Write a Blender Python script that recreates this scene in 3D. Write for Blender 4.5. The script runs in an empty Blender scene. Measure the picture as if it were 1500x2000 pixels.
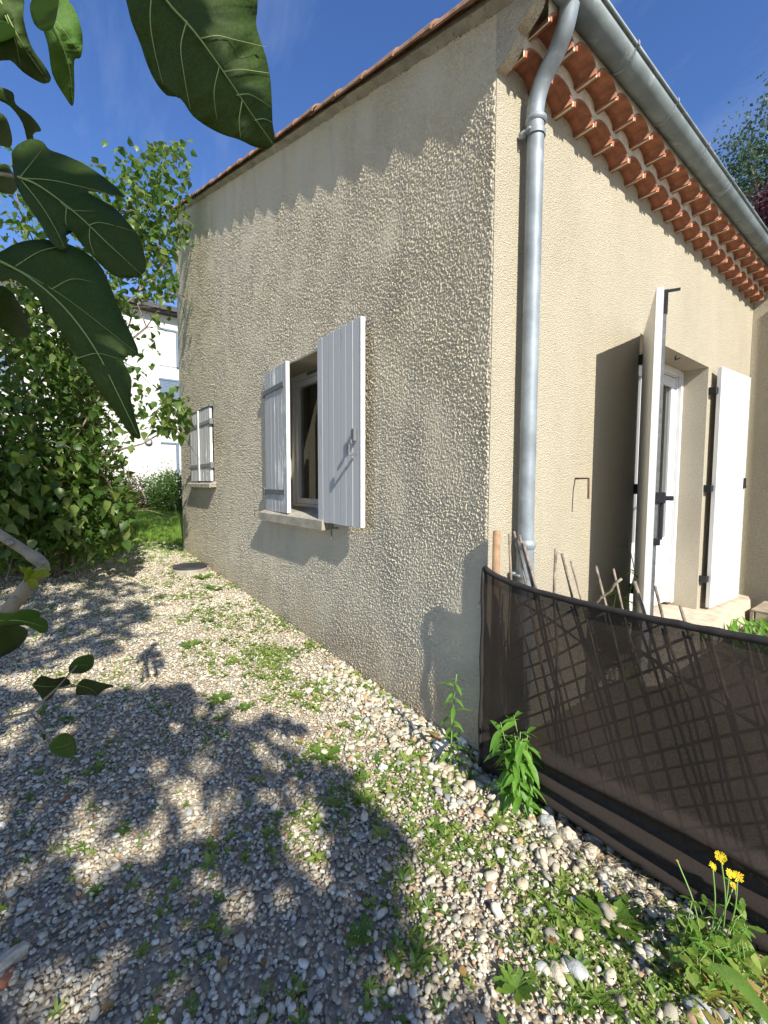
import bpy, bmesh, math, random
import numpy as np
from mathutils import Vector, Matrix, Euler, noise
random.seed(7); rng = np.random.default_rng(7)
S = bpy.context.scene
COL = S.collection
R = math.radians
# ------------------------------------------------------------ camera
F, CX, CY, EYE = 848., 750., 1000., 1.35
_p = math.atan(55/848.); _y = math.atan((750-92)/848.*math.cos(_p)); _a = R(-0.2)
_f = np.array([-math.cos(_y), math.sin(_y), 0.]); _r = np.array([_f[1], -_f[0], 0.])
FW = _f*math.cos(_p)+np.array([0, 0, -math.sin(_p)]); UP = np.cross(_r, FW)
RT, UP = _r*math.cos(_a)-UP*math.sin(_a), UP*math.cos(_a)+_r*math.sin(_a)
def ray(x, y): return FW+RT*(x-CX)/F+UP*(CY-y)/F
_d = ray(946, 1478); CAM = -_d*(EYE/-_d[2])
def plane(x, y, ax, v):
    d = ray(x, y); return CAM+d*((v-CAM[ax])/d[ax])
def proj(P):
    v = np.array(P, float)-CAM; z = v@FW
    if z < 0.05: return (1e6, 1e6, z)
    return (CX+F*(v@RT)/z, CY-F*(v@UP)/z, z)
def inview(P, m=60):
    x, y, z = proj(P); return z > 0.05 and -m < x < 1500+m and -m < y < 2000+m
cam = bpy.data.cameras.new('camera'); camo = bpy.data.objects.new('camera', cam); COL.objects.link(camo)
M = Matrix.Identity(4)
for i in range(3):
    M[i][0] = RT[i]; M[i][1] = UP[i]; M[i][2] = -FW[i]; M[i][3] = CAM[i]
camo.matrix_world = M
cam.sensor_fit = 'VERTICAL'; cam.sensor_height = 24; cam.sensor_width = 18; cam.lens = F/2000*24
cam.clip_start = 0.02; cam.clip_end = 2000
S.camera = camo
# ------------------------------------------------------------ light
SUN = np.array([.80, -.165, .59]); SUN /= np.linalg.norm(SUN)
w = bpy.data.worlds.new('World'); S.world = w; w.use_nodes = True
nt = w.node_tree; bg = nt.nodes['Background']
sky = nt.nodes.new('ShaderNodeTexSky'); sky.sky_type = 'NISHITA'; sky.sun_disc = False
sky.sun_elevation = math.asin(SUN[2]); sky.sun_rotation = math.atan2(SUN[0], SUN[1])
sky.air_density = 1.0; sky.dust_density = 0.3; sky.ozone_density = 2.2; sky.altitude = 200
hs = nt.nodes.new('ShaderNodeHueSaturation'); hs.inputs['Saturation'].default_value = 1.22; hs.inputs['Value'].default_value = 1.28; hs.inputs['Hue'].default_value = .513; nt.links.new(sky.outputs[0], hs.inputs['Color'])
tc_ = nt.nodes.new('ShaderNodeTexCoord'); mp = nt.nodes.new('ShaderNodeMapping'); mp.inputs['Rotation'].default_value = (.3, .5, .9); mp.inputs['Scale'].default_value = (1.2, 6.0, 3.0); nt.links.new(tc_.outputs['Generated'], mp.inputs[0])
nz = nt.nodes.new('ShaderNodeTexNoise'); nz.inputs['Scale'].default_value = 1.6; nz.inputs['Detail'].default_value = 7; nz.inputs['Roughness'].default_value = .62; nt.links.new(mp.outputs[0], nz.inputs['Vector'])
rp = nt.nodes.new('ShaderNodeValToRGB'); rp.color_ramp.elements[0].position = .52; rp.color_ramp.elements[0].color = (0, 0, 0, 1); rp.color_ramp.elements[1].position = .85; rp.color_ramp.elements[1].color = (.14, .14, .14, 1); nt.links.new(nz.outputs[0], rp.inputs[0])
mxs = nt.nodes.new('ShaderNodeMix'); mxs.data_type = 'RGBA'; mxs.inputs[7].default_value = (5.5, 6.2, 7.5, 1); nt.links.new(rp.outputs[0], mxs.inputs[0]); nt.links.new(hs.outputs[0], mxs.inputs[6]); nt.links.new(mxs.outputs[2], bg.inputs[0])
bg.inputs[1].default_value = 0.098
sl = bpy.data.lights.new('sun', 'SUN'); sl.energy = 5.0; sl.angle = R(.5); sl.color = (1, .95, .85)
so = bpy.data.objects.new('sun', sl); COL.objects.link(so)
so.rotation_euler = Vector(SUN).to_track_quat('Z', 'Y').to_euler()
S.view_settings.view_transform = 'Standard'; S.view_settings.look = 'None'
S.view_settings.exposure = 0.68; S.view_settings.gamma = 1; S.view_settings.use_curve_mapping = False
S.cycles.max_bounces = 8; S.cycles.transparent_max_bounces = 16; S.cycles.use_denoising = True

# ------------------------------------------------------------ materials
class NT:
    def __init__(s, name):
        s.m = bpy.data.materials.new(name); s.m.use_nodes = True; s.t = s.m.node_tree
        s.n = s.t.nodes; s.b = s.n['Principled BSDF']; s.out = s.n['Material Output']
    def N(s, typ, **k):
        n = s.n.new(typ)
        for a, v in k.items():
            if a.startswith('i_'):
                key = a[2:]; key = int(key) if key.isdigit() else key.replace('_', ' ')
                sv = n.inputs[key]
                if hasattr(v, 'is_output') or isinstance(v, bpy.types.NodeSocket): s.t.links.new(v, sv)
                else: sv.default_value = v
            else: setattr(n, a, v)
        return n
    def L(s, a, b): s.t.links.new(a, b)
    def pos(s, obj=False):
        if obj: return s.N('ShaderNodeTexCoord').outputs['Object']
        return s.N('ShaderNodeNewGeometry').outputs['Position']
    def noise(s, scale, detail=4, rough=.55, vec=None, sc=None):
        v = vec or s.pos()
        if sc: v = s.N('ShaderNodeMapping', i_Vector=v, i_Scale=sc).outputs[0]
        return s.N('ShaderNodeTexNoise', i_Vector=v, i_Scale=scale, i_Detail=detail, i_Roughness=rough).outputs[0]
    def ramp(s, fac, *st):
        r = s.N('ShaderNodeValToRGB'); s.L(fac, r.inputs[0]); e = r.color_ramp.elements
        while len(e) < len(st): e.new(.5)
        for q, (p, c) in zip(e, st):
            q.position = p; q.color = (c, c, c, 1) if isinstance(c, (int, float)) else (*c, 1)
        return r.outputs[0]
    def mix(s, fac, a, b, mode='MIX'):
        m = s.N('ShaderNodeMix', data_type='RGBA', blend_type=mode)
        for i, v in ((0, fac), (6, a), (7, b)):
            if isinstance(v, bpy.types.NodeSocket): s.L(v, m.inputs[i])
            else: m.inputs[i].default_value = v if i == 0 else (*v, 1)
        return m.outputs[2]
    def math(s, op, a, b=0, c=None):
        m = s.N('ShaderNodeMath', operation=op)
        for i, v in enumerate((a, b) if c is None else (a, b, c)):
            if isinstance(v, bpy.types.NodeSocket): s.L(v, m.inputs[i])
            else: m.inputs[i].default_value = v
        return m.outputs[0]
    def bump(s, h, dist, strength=1):
        b = s.N('ShaderNodeBump', i_Height=h, i_Distance=dist, i_Strength=strength); s.L(b.outputs[0], s.b.inputs['Normal']); return b.outputs[0]
    def base(s, c):
        if isinstance(c, bpy.types.NodeSocket): s.L(c, s.b.inputs['Base Color'])
        else: s.b.inputs['Base Color'].default_value = (*c, 1)
    def rough(s, v):
        if isinstance(v, bpy.types.NodeSocket): s.L(v, s.b.inputs['Roughness'])
        else: s.b.inputs['Roughness'].default_value = v

def m_stucco(name, c1, c2, scale, dist, stain=True):
    t = NT(name); n1 = t.noise(1.3, 5); c = t.mix(t.ramp(n1, (.3, 0), (.7, 1)), c1, c2)
    f = t.noise(160, 2); c = t.mix(t.ramp(f, (.3, .12), (.7, 0)), c, (.1, .08, .05))
    if not stain:
        c = t.mix(t.ramp(t.noise(1.7, 6, .65, sc=(1, 1.6, .6)), (.45, 0), (.75, .35)), c, tuple(x*.72 for x in c2))
    if stain:
        z = t.N('ShaderNodeSeparateXYZ', i_Vector=t.pos()).outputs[2]
        zz = t.math('ADD', z, t.math('MULTIPLY', t.noise(3.5, 5), .7))
        c = t.mix(t.ramp(t.math('MULTIPLY', zz, .5), (.2, .5), (.42, 0)), c, (.33, .22, .12))
        s2 = t.noise(2.2, 5, .6, sc=(3, 3, .7)); c = t.mix(t.ramp(s2, (.5, 0), (.75, .3)), c, (.30, .30, .27))
    t.base(c); t.rough(.95); t.b.inputs['Specular IOR Level'].default_value = .15
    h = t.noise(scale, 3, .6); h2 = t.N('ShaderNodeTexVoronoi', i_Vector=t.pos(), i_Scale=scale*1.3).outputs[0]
    if not stain: t.base(t.mix(t.ramp(h, (.36, .38), (.5, 0)), c, tuple(x*.5 for x in c2)))  # shade of the grain pits put into the colour, from the bump's noise
    t.bump(t.math('ADD', h, t.math('MULTIPLY', h2, .5)), dist)
    return t.m
def m_plain(name, c, rough=.6, metal=0, var=.15, nscale=8, bump=0, bscale=60, spec=.5, dirt=None):
    t = NT(name); n = t.noise(nscale, 4, vec=t.pos(True))
    cc = t.mix(t.ramp(n, (.35, 0), (.65, 1)), tuple(x*(1-var) for x in c), tuple(min(1, x*(1+var)) for x in c))
    if dirt: cc = t.mix(t.ramp(t.noise(dirt[1], 6, .7), (dirt[2], 0), (dirt[2]+.12, dirt[3])), cc, dirt[0])
    t.base(cc); t.rough(rough); t.b.inputs['Metallic'].default_value = metal; t.b.inputs['Specular IOR Level'].default_value = spec
    if bump: t.bump(t.noise(bscale, 4), bump)
    return t.m
def m_leaf(name, ca, cb, trans=.35, tcol=None, rough=.42, nscale=30, spec=.4, cc2=None):
    t = NT(name); at = t.N('ShaderNodeAttribute', attribute_name='rnd').outputs['Fac']; oi = t.N('ShaderNodeObjectInfo').outputs['Random']
    f = t.math('FRACT', t.math('ADD', at, oi)); n = t.noise(nscale, 3)
    c = t.mix(f, ca, cb)
    if cc2: c = t.mix(t.ramp(f, (.86, 0), (.93, .8)), c, cc2)
    c = t.mix(t.ramp(n, (.35, .3), (.65, 0)), c, tuple(x*.5 for x in ca))
    if 'fig' in name:
        vo = t.N('ShaderNodeTexVoronoi', feature='DISTANCE_TO_EDGE', i_Vector=t.pos(), i_Scale=230.).outputs[0]
        c = t.mix(t.ramp(vo, (.02, .28), (.12, 0)), c, tuple(min(1, x*1.9) for x in cb))
        c = t.mix(t.ramp(t.noise(45, 5, .7), (.62, 0), (.72, .5)), c, (.10, .085, .03))
    t.base(c); t.rough(rough); t.b.inputs['Specular IOR Level'].default_value = spec
    tr = t.N('ShaderNodeBsdfTranslucent'); t.L(t.mix(.55, c, tcol or tuple(min(1, x*3) for x in cb)), tr.inputs[0])
    mx = t.N('ShaderNodeMixShader'); mx.inputs[0].default_value = trans
    t.L(t.b.outputs[0], mx.inputs[1]); t.L(tr.outputs[0], mx.inputs[2]); t.L(mx.outputs[0], t.out.inputs[0])
    t.bump(t.noise(nscale*3, 3), .0015)
    return t.m
MAT = {}
MAT['wallA'] = m_stucco('render_rough', (.71, .625, .47), (.65, .575, .44), 190, .0012)
MAT['wallB'] = m_stucco('render_fine', (.57, .51, .385), (.52, .465, .345), 130, .011, False)
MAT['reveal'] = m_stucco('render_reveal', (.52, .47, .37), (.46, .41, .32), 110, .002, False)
MAT['return'] = m_stucco('render_return', (.70, .62, .48), (.64, .56, .44), 90, .018, False)
MAT['mortar'] = m_plain('mortar', (.60, .54, .42), .9, var=.15, nscale=20, bump=.003, bscale=90)
MAT['terra'] = m_plain('terracotta', (.32, .125, .065), .85, var=.25, nscale=25, bump=.002, bscale=80, dirt=((.55, .38, .26), 40, .62, .5))
MAT['terra_old'] = m_plain('terracotta_weathered', (.32, .17, .10), .9, var=.35, nscale=15, bump=.003, bscale=60, dirt=((.16, .14, .1), 18, .5, .8))
MAT['zinc'] = m_plain('zinc', (.25, .285, .31), .6, .3, var=.22, nscale=7, bump=.0006, bscale=30, dirt=((.5, .53, .54), 12, .58, .5))
MAT['zinc_dark'] = m_plain('zinc_gutter', (.19, .225, .23), .62, .3, var=.22, nscale=5, bump=.0006, bscale=30, dirt=((.42, .46, .45), 9, .55, .5))
MAT['concrete'] = m_plain('concrete', (.34, .31, .25), .92, var=.2, nscale=9, bump=.003, bscale=120, dirt=((.13, .13, .1), 30, .55, .75))
MAT['step'] = m_plain('concrete_step', (.52, .44, .33), .92, var=.15, nscale=9, bump=.003, bscale=120, dirt=((.25, .2, .14), 14, .55, .5))
def m_paint(name, c, peel, seed):
    t = NT(name); v = t.N('ShaderNodeMapping', i_Vector=t.pos(), i_Location=(seed, 0, 0), i_Scale=(1, 1, .22)).outputs[0]
    n = t.N('ShaderNodeTexNoise', i_Vector=v, i_Scale=22, i_Detail=7, i_Roughness=.7).outputs[0]
    m = t.N('ShaderNodeTexNoise', i_Vector=v, i_Scale=3.5, i_Detail=3, i_Roughness=.6).outputs[0]
    cc = t.mix(t.ramp(t.math('MULTIPLY', n, m), (peel, 0), (peel+.05, .8)), c, (.82, .82, .8) if peel < .33 else (.35, .34, .31))
    k = t.ramp(n, (.62, 0), (.7, .55)); cc = t.mix(k, cc, (.3, .29, .26)); t.base(cc); t.rough(.55)
    t.bump(t.math('ADD', n, t.math('MULTIPLY', k, -1)), .001); return t.m
MAT['paint'] = m_paint('shutter_paint', (.46, .465, .475), .34, 0)
MAT['paint2'] = m_paint('shutter_paint_worn', (.42, .425, .43), .30, 4)
MAT['paint_white'] = m_paint('shutter_paint_white', (.66, .66, .655), .42, 9)
MAT['paint_edge'] = m_plain('shutter_edge', (.60, .59, .57), .6, var=.1, nscale=40, dirt=((.3, .3, .22), 30, .6, .6))
MAT['edge_moss'] = m_plain('shutter_edge_mossy', (.44, .44, .34), .7, var=.2, nscale=30, dirt=((.25, .23, .13), 35, .52, .6))
MAT['strap'] = m_plain('grey_iron', (.16, .165, .17), .55, .3, var=.2, nscale=30)
MAT['black'] = m_plain('black_iron', (.02, .02, .024), .4, .2, var=.2)
MAT['upvc'] = m_plain('white_upvc', (.68, .68, .675), .28, var=.03)
MAT['rust'] = m_plain('rusty_iron', (.12, .06, .035), .8, .3, var=.3, nscale=40)
t = NT('glass'); t.base((.05, .06, .06)); t.rough(.03); t.b.inputs['Transmission Weight'].default_value = 0
gl = t.N('ShaderNodeBsdfGlossy'); gl.inputs['Roughness'].default_value = .02; tp = t.N('ShaderNodeBsdfTransparent', i_Color=(.82, .86, .85, 1))
lw = t.N('ShaderNodeLayerWeight', i_Blend=.28); mx = t.N('ShaderNodeMixShader', i_0=lw.outputs['Fresnel']); t.L(tp.outputs[0], mx.inputs[1]); t.L(gl.outputs[0], mx.inputs[2]); t.L(mx.outputs[0], t.out.inputs[0]); MAT['glass'] = t.m
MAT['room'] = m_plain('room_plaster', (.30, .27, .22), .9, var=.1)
MAT['curtain'] = m_plain('curtain_cloth', (.72, .66, .55), .9, var=.06)
MAT['balloon'] = m_plain('green_foil', (.10, .30, .20), .5, var=.3)
MAT['fig'] = m_leaf('fig_leaf', (.035, .062, .014), (.05, .085, .018), .26, (.20, .33, .04), .6, 18, .18)
MAT['fig_young'] = m_leaf('fig_leaf_young', (.40, .50, .04), (.50, .58, .06), .4, (.5, .7, .08), .6, 18, .15)
MAT['fig_lit'] = m_leaf('fig_leaf_lit', (.07, .15, .025), (.09, .18, .035), .35, (.3, .5, .07), .6, 18, .15)  # paler copy of the fig leaf, sunlight put into its colour
MAT['vein'] = m_plain('leaf_vein', (.24, .32, .10), .6, var=.1)
MAT['bark'] = m_plain('fig_bark', (.25, .215, .155), .85, var=.25, nscale=14, bump=.003, bscale=50, dirt=((.08, .065, .05), 25, .56, .7))
MAT['twig'] = m_plain('grey_brown_twig', (.20, .16, .12), .85, var=.3, nscale=30, bump=.002)
MAT['stick'] = m_plain('dry_willow_stick', (.25, .20, .15), .85, var=.4, nscale=25, bump=.003, bscale=120, dirt=((.06, .045, .035), 20, .5, .7))
MAT['shrub'] = m_leaf('lilac_leaf', (.045, .10, .018), (.085, .16, .03), .36, (.30, .48, .05), .4, 25)
MAT['shrub2'] = m_leaf('lilac_leaf_pale', (.13, .19, .04), (.21, .27, .075), .36, (.35, .48, .08), .4, 25)
MAT['hedgeg'] = m_leaf('hedge_leaf', (.05, .11, .02), (.09, .17, .03), .3, None, .5, 25)
MAT['hedgep'] = m_leaf('hedge_leaf_purple', (.11, .05, .05), (.09, .10, .03), .3, (.25, .12, .08), .5, 25)
MAT['birch'] = m_leaf('birch_leaf', (.05, .09, .05), (.08, .12, .06), .3, None, .5, 25)
MAT['plum'] = m_leaf('plum_leaf', (.05, .015, .025), (.09, .03, .04), .3, (.2, .04, .06), .5, 25)
MAT['weed'] = m_leaf('weed_leaf', (.20, .285, .05), (.32, .39, .10), .38, (.35, .55, .06), .5, 60)
MAT['weed_d'] = m_leaf('weed_leaf_dark', (.10, .19, .03), (.16, .27, .04), .34, (.3, .5, .05), .45, 60)
MAT['weed_y'] = m_leaf('weed_leaf_yellowing', (.32, .30, .06), (.38, .22, .09), .35, (.5, .4, .1), .55, 60)
MAT['lance'] = m_leaf('lance_leaf', (.11, .26, .035), (.16, .33, .05), .36, (.35, .62, .07), .42, 60)
MAT['petal'] = m_leaf('yellow_petal', (.85, .60, .008), (.9, .68, .012), .25, (.9, .7, .05), .6, 60)
MAT['petal_o'] = m_plain('orange_centre', (.75, .35, .02), .7)
MAT['stem'] = m_plain('green_stem', (.20, .33, .08), .5, var=.15)
MAT['grass'] = m_leaf('grass_blade', (.15, .27, .035), (.23, .36, .055), .35, (.3, .5, .05), .5, 6)
MAT['dry'] = m_plain('dry_straw', (.34, .27, .18), .9, var=.35, nscale=40)
MAT['white_wall'] = m_plain('white_render', (.56, .54, .51), .9, var=.02, nscale=2)
MAT['blue'] = m_plain('blue_grey_shutter_and_shade', (.12, .165, .23), .6, var=.08)  # slats, and the shadow strips painted round the far windows
MAT['dark_roof'] = m_plain('dark_eave', (.035, .035, .04), .6)
MAT['black_plastic'] = m_plain('black_plastic', (.035, .037, .042), .5, var=.2, nscale=10, dirt=((.16, .15, .13), 20, .58, .6))
MAT['wood_old'] = m_plain('weathered_plank', (.30, .25, .18), .9, var=.25, nscale=12, bump=.003, bscale=80)
MAT['post'] = m_plain('wooden_post', (.30, .185, .10), .8, var=.2, nscale=30, bump=.002, bscale=150)
# stones
def m_stone(name, inst):
    t = NT(name); oi = t.N('ShaderNodeObjectInfo').outputs['Random']
    base = t.N('ShaderNodeValToRGB'); t.L(oi, base.inputs[0]); cr = base.color_ramp; cr.interpolation = 'CONSTANT'
    cols = [(.68, .61, .47), (.50, .45, .34), (.60, .55, .43), (.43, .37, .26), (.31, .29, .24), (.76, .72, .60), (.52, .44, .31), (.36, .33, .25), (.58, .52, .39), (.44, .30, .17), (.56, .54, .46), (.34, .35, .33), (.52, .46, .33), (.62, .56, .42)]
    while len(cr.elements) < len(cols): cr.elements.new(.5)
    for i, c in enumerate(cols): cr.elements[i].position = i/len(cols); cr.elements[i].color = (*c, 1)
    n = t.noise(60 if inst else 35, 5, .65); c = t.mix(t.ramp(n, (.35, .35), (.6, 0)), base.outputs[0], (.25, .2, .15))
    t.base(c); t.rough(.85); t.b.inputs['Specular IOR Level'].default_value = .25; t.bump(t.noise(220, 4, .7), .0015)
    return t.m
MAT['pebble'] = m_stone('pebble_stone', True)
def m_rock(name, c): return m_plain(name, c, .9, var=.18, nscale=18, bump=.004, bscale=90, dirt=(tuple(x*.45 for x in c), 30, .6, .5))
MAT['rock_white'] = m_rock('white_limestone', (.68, .66, .62)); MAT['rock_beige'] = m_rock('beige_stone', (.52, .45, .34)); MAT['rock_grey'] = m_rock('grey_stone', (.40, .41, .40)); MAT['rock_brown'] = m_rock('brown_stone', (.36, .27, .17))
# gravel bed below the pebbles
t = NT('gravel_bed'); v = t.N('ShaderNodeTexVoronoi', i_Vector=t.pos(), i_Scale=75.); cc = t.mix(t.N('ShaderNodeSeparateColor', i_Color=v.outputs['Color']).outputs[0], (.58, .50, .38), (.34, .28, .20))
v2 = t.N('ShaderNodeTexVoronoi', i_Vector=t.pos(), i_Scale=31.); cc = t.mix(t.ramp(v2.outputs[0], (.0, 0), (.6, .4)), cc, (.16, .125, .085))
t.base(cc); t.rough(.95); t.bump(t.math('SUBTRACT', 0, v.outputs[0]), .008); MAT['gravelbed'] = t.m
t = NT('lawn_soil'); t.base(t.mix(t.noise(.6, 4), (.14, .21, .04), (.21, .26, .06))); t.rough(1); t.bump(t.noise(60, 4), .02); MAT['lawn'] = t.m
t = NT('garden_soil'); t.base(t.mix(t.noise(14, 5), (.10, .075, .045), (.26, .20, .13))); t.rough(1); t.bump(t.noise(60, 5), .02); MAT['soil'] = t.m
# shade net: woven brown cloth, open weave
t = NT('shade_net'); wv = t.N('ShaderNodeTexNoise', i_Vector=t.N('ShaderNodeMapping', i_Vector=t.pos(), i_Scale=(900, 900, 520)).outputs[0], i_Scale=1., i_Detail=1.).outputs[0]
t.base(t.mix(wv, (.014, .0105, .0085), (.056, .044, .036))); t.rough(.6); t.b.inputs['Specular IOR Level'].default_value = .15
tp = t.N('ShaderNodeBsdfTransparent'); mx = t.N('ShaderNodeMixShader'); t.L(t.ramp(wv, (.36, .87), (.6, .99)), mx.inputs[0]); t.L(tp.outputs[0], mx.inputs[1]); t.L(t.b.outputs[0], mx.inputs[2]); t.L(mx.outputs[0], t.out.inputs[0]); MAT['net'] = t.m
MAT['hem'] = m_plain('net_hem', (.018, .014, .014), .7, var=.3, nscale=40)

# ------------------------------------------------------------ mesh helpers
def tag(o, label=None, cat=None, group=None, kind=None):
    if label: o['label'] = label
    if cat: o['category'] = cat
    if group: o['group'] = group
    if kind: o['kind'] = kind
    return o
def empty(name, loc=(0, 0, 0), label=None, cat=None, group=None, parent=None):
    o = bpy.data.objects.new(name, None); COL.objects.link(o); o.location = loc; o.empty_display_size = .1
    if parent: o.parent = parent
    return tag(o, label, cat, group)
def link(name, me, mat=None, parent=None, loc=None):
    if mat is not None and not me.materials: me.materials.append(mat)
    o = bpy.data.objects.new(name, me); COL.objects.link(o)
    if parent is not None:
        o.parent = parent
        if parent.type == 'EMPTY' or True:
            o.matrix_parent_inverse = Matrix.Translation(-total(parent))
    if loc is not None: o.location = loc
    return o
def total(p):
    v = Vector((0, 0, 0))
    while p is not None:
        v += p.location; p = p.parent
        break
    return v
def mesh_np(name, V, Q, smooth=False, rnd=None):
    V = np.asarray(V, np.float32); Q = np.asarray(Q, np.int32); k = Q.shape[1]
    me = bpy.data.meshes.new(name); me.vertices.add(len(V)); me.vertices.foreach_set('co', V.ravel())
    me.loops.add(Q.size); me.loops.foreach_set('vertex_index', Q.ravel())
    me.polygons.add(len(Q)); me.polygons.foreach_set('loop_start', np.arange(0, Q.size, k, dtype=np.int32))
    me.update(calc_edges=True)
    if smooth: me.polygons.foreach_set('use_smooth', np.ones(len(Q), bool))
    if rnd is not None:
        a = me.attributes.new('rnd', 'FLOAT', 'FACE'); a.data.foreach_set('value', np.asarray(rnd, np.float32))
    me.validate(); return me
class MB:
    def __init__(s): s.v = []; s.f = []
    def add(s, V, Fc):
        o = len(s.v); s.v += [tuple(x) for x in V]; s.f += [tuple(i+o for i in f) for f in Fc]; return s
    def box(s, a, b, rot=None, piv=None, jit=0):
        (x0, y0, z0), (x1, y1, z1) = a, b
        V = [Vector((x, y, z)) for z in (z0, z1) for y in (y0, y1) for x in (x0, x1)]
        if jit: V = [v+Vector([random.uniform(-jit, jit) for _ in range(3)]) for v in V]
        if rot is not None: p = Vector(piv); V = [rot@(v-p)+p for v in V]
        return s.add(V, [(0, 2, 3, 1), (4, 5, 7, 6), (0, 1, 5, 4), (2, 6, 7, 3), (0, 4, 6, 2), (1, 3, 7, 5)])
    def tube(s, pts, r, n=8, cap=True):
        pts = [Vector(p) for p in pts]; rs = r if isinstance(r, (list, tuple)) else [r]*len(pts)
        rings = []; ref = None
        for i, p in enumerate(pts):
            d = (pts[min(i+1, len(pts)-1)]-pts[max(i-1, 0)]).normalized()
            if ref is None:
                ref = d.orthogonal().normalized()
            else: ref = (ref-d*ref.dot(d)).normalized()
            b = d.cross(ref)
            rings.append([p+(ref*math.cos(2*math.pi*k/n)+b*math.sin(2*math.pi*k/n))*rs[i] for k in range(n)])
        V = [v for rg in rings for v in rg]; Fc = []
        for i in range(len(pts)-1):
            for k in range(n): a = i*n+k; b2 = i*n+(k+1) % n; Fc.append((a, b2, b2+n, a+n))
        if cap: Fc += [tuple(range(n))[::-1], tuple((len(pts)-1)*n+k for k in range(n))]
        return s.add(V, Fc)
    def build(s, name, mat, parent=None, smooth=False, bevel=0):
        me = bpy.data.meshes.new(name); me.from_pydata(s.v, [], s.f); me.update()
        if smooth: me.polygons.foreach_set('use_smooth', [True]*len(me.polygons))
        if bevel:
            bm = bmesh.new(); bm.from_mesh(me); bmesh.ops.bevel(bm, geom=bm.edges[:], offset=bevel, segments=1, affect='EDGES', clamp_overlap=True); bm.to_mesh(me); bm.free()
        return link(name, me, mat, parent)
def curvepts(P, n):
    P = [Vector(p) for p in P]; P = [P[0]*2-P[1]]+P+[P[-1]*2-P[-2]]; out = []
    for i in range(1, len(P)-2):
        for k in range(n):
            t = k/n; a, b, c, d = P[i-1:i+3]
            out.append(.5*((2*b)+(c-a)*t+(2*a-5*b+4*c-d)*t*t+(3*b-a-3*c+d)*t**3))
    return out+[P[-2]]
def gz(x):
    x = max(-13., x); return .055*max(0., -x-.4)
def G(px, py):
    z = 0.
    for _ in range(8): P = plane(px, py, 2, z); z = gz(P[0])
    return Vector(P)

# ------------------------------------------------------------ ground
xs = [-600, -150, -60, -30, -20, -15, -13, -11, -9, -7.5, -6, -5, -4, -3, -2, -1.2, -.6, -.4, 0, .5, 1, 2, 4, 10, 50, 600]
ys = [-600, -100, -30, -10, -5, -3, -2, -1, -.5, 0, .5, 1, 3, 6, 10, 30, 100, 600]
def sheet(name, X, Y, dz, mat, label=None):
    V = [(x, y, gz(x)+dz) for y in Y for x in X]; n = len(X)
    Q = [(j*n+i, j*n+i+1, (j+1)*n+i+1, (j+1)*n+i) for j in range(len(Y)-1) for i in range(n-1)]
    o = link(name, mesh_np(name, V, Q, True), mat); o['kind'] = 'structure'
    if label: o['label'] = label
    return o
sheet('ground', xs, ys, -.004, MAT['gravelbed'])
sheet('lawn', [x for x in xs if x <= -6]+[-5.7], [y for y in ys if -30 <= y <= 30], .002, MAT['lawn'])
sheet('garden_bed', [0.02, .5, 1, 2, 4, 10], [.03, .5, 1, 3, 4.1], .004, MAT['soil'])

# ------------------------------------------------------------ house
house = empty('house', (0, 0, 0), 'beige rough-rendered house with tiled cornice, zinc gutter and white shutters', 'house')
XL, YB = -5.98, 4.24
roofz = lambda x: 3.45-.318*x
W2 = (-2.58, -1.50, 1.085, 2.36); W1 = (-5.235, -4.30, 1.37, 2.31)
DR = (1.57, 2.965, .245, 2.38)
# rough cast heightmap, periodic tile
def hmap(n, L, sx, sz, seed):
    r = np.random.default_rng(seed); a = r.standard_normal((n, n))
    k = np.fft.fftfreq(n, L/n); KX, KZ = np.meshgrid(k, k)
    q = np.sqrt((KX*sx)**2+(KZ*sz)**2); flt = q**1.2*np.exp(-(q*1.15)**2)
    h = np.real(np.fft.ifft2(np.fft.fft2(a)*flt)); return h/h.std()
HN, HL = 1024, 2.2
HM = hmap(HN, HL, .0088, .0125, 3)+.4*hmap(HN, HL, .0062, .0062, 4)+.18*hmap(HN, HL, .026, .032, 6)
HM = 1.25*np.tanh(1.5*HM)+.2*HM; LOW = hmap(256, 8.0, .35, .6, 5)
def samp(H, L, x, z):
    n = H.shape[0]; u = (x/L*n) % n; v = (z/L*n) % n; i = u.astype(int); j = v.astype(int); fu = u-i; fv = v-j
    g = lambda a, b: H[b % n, a % n]
    return g(i, j)*(1-fu)*(1-fv)+g(i+1, j)*fu*(1-fv)+g(i, j+1)*(1-fu)*fv+g(i+1, j+1)*fu*fv
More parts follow.
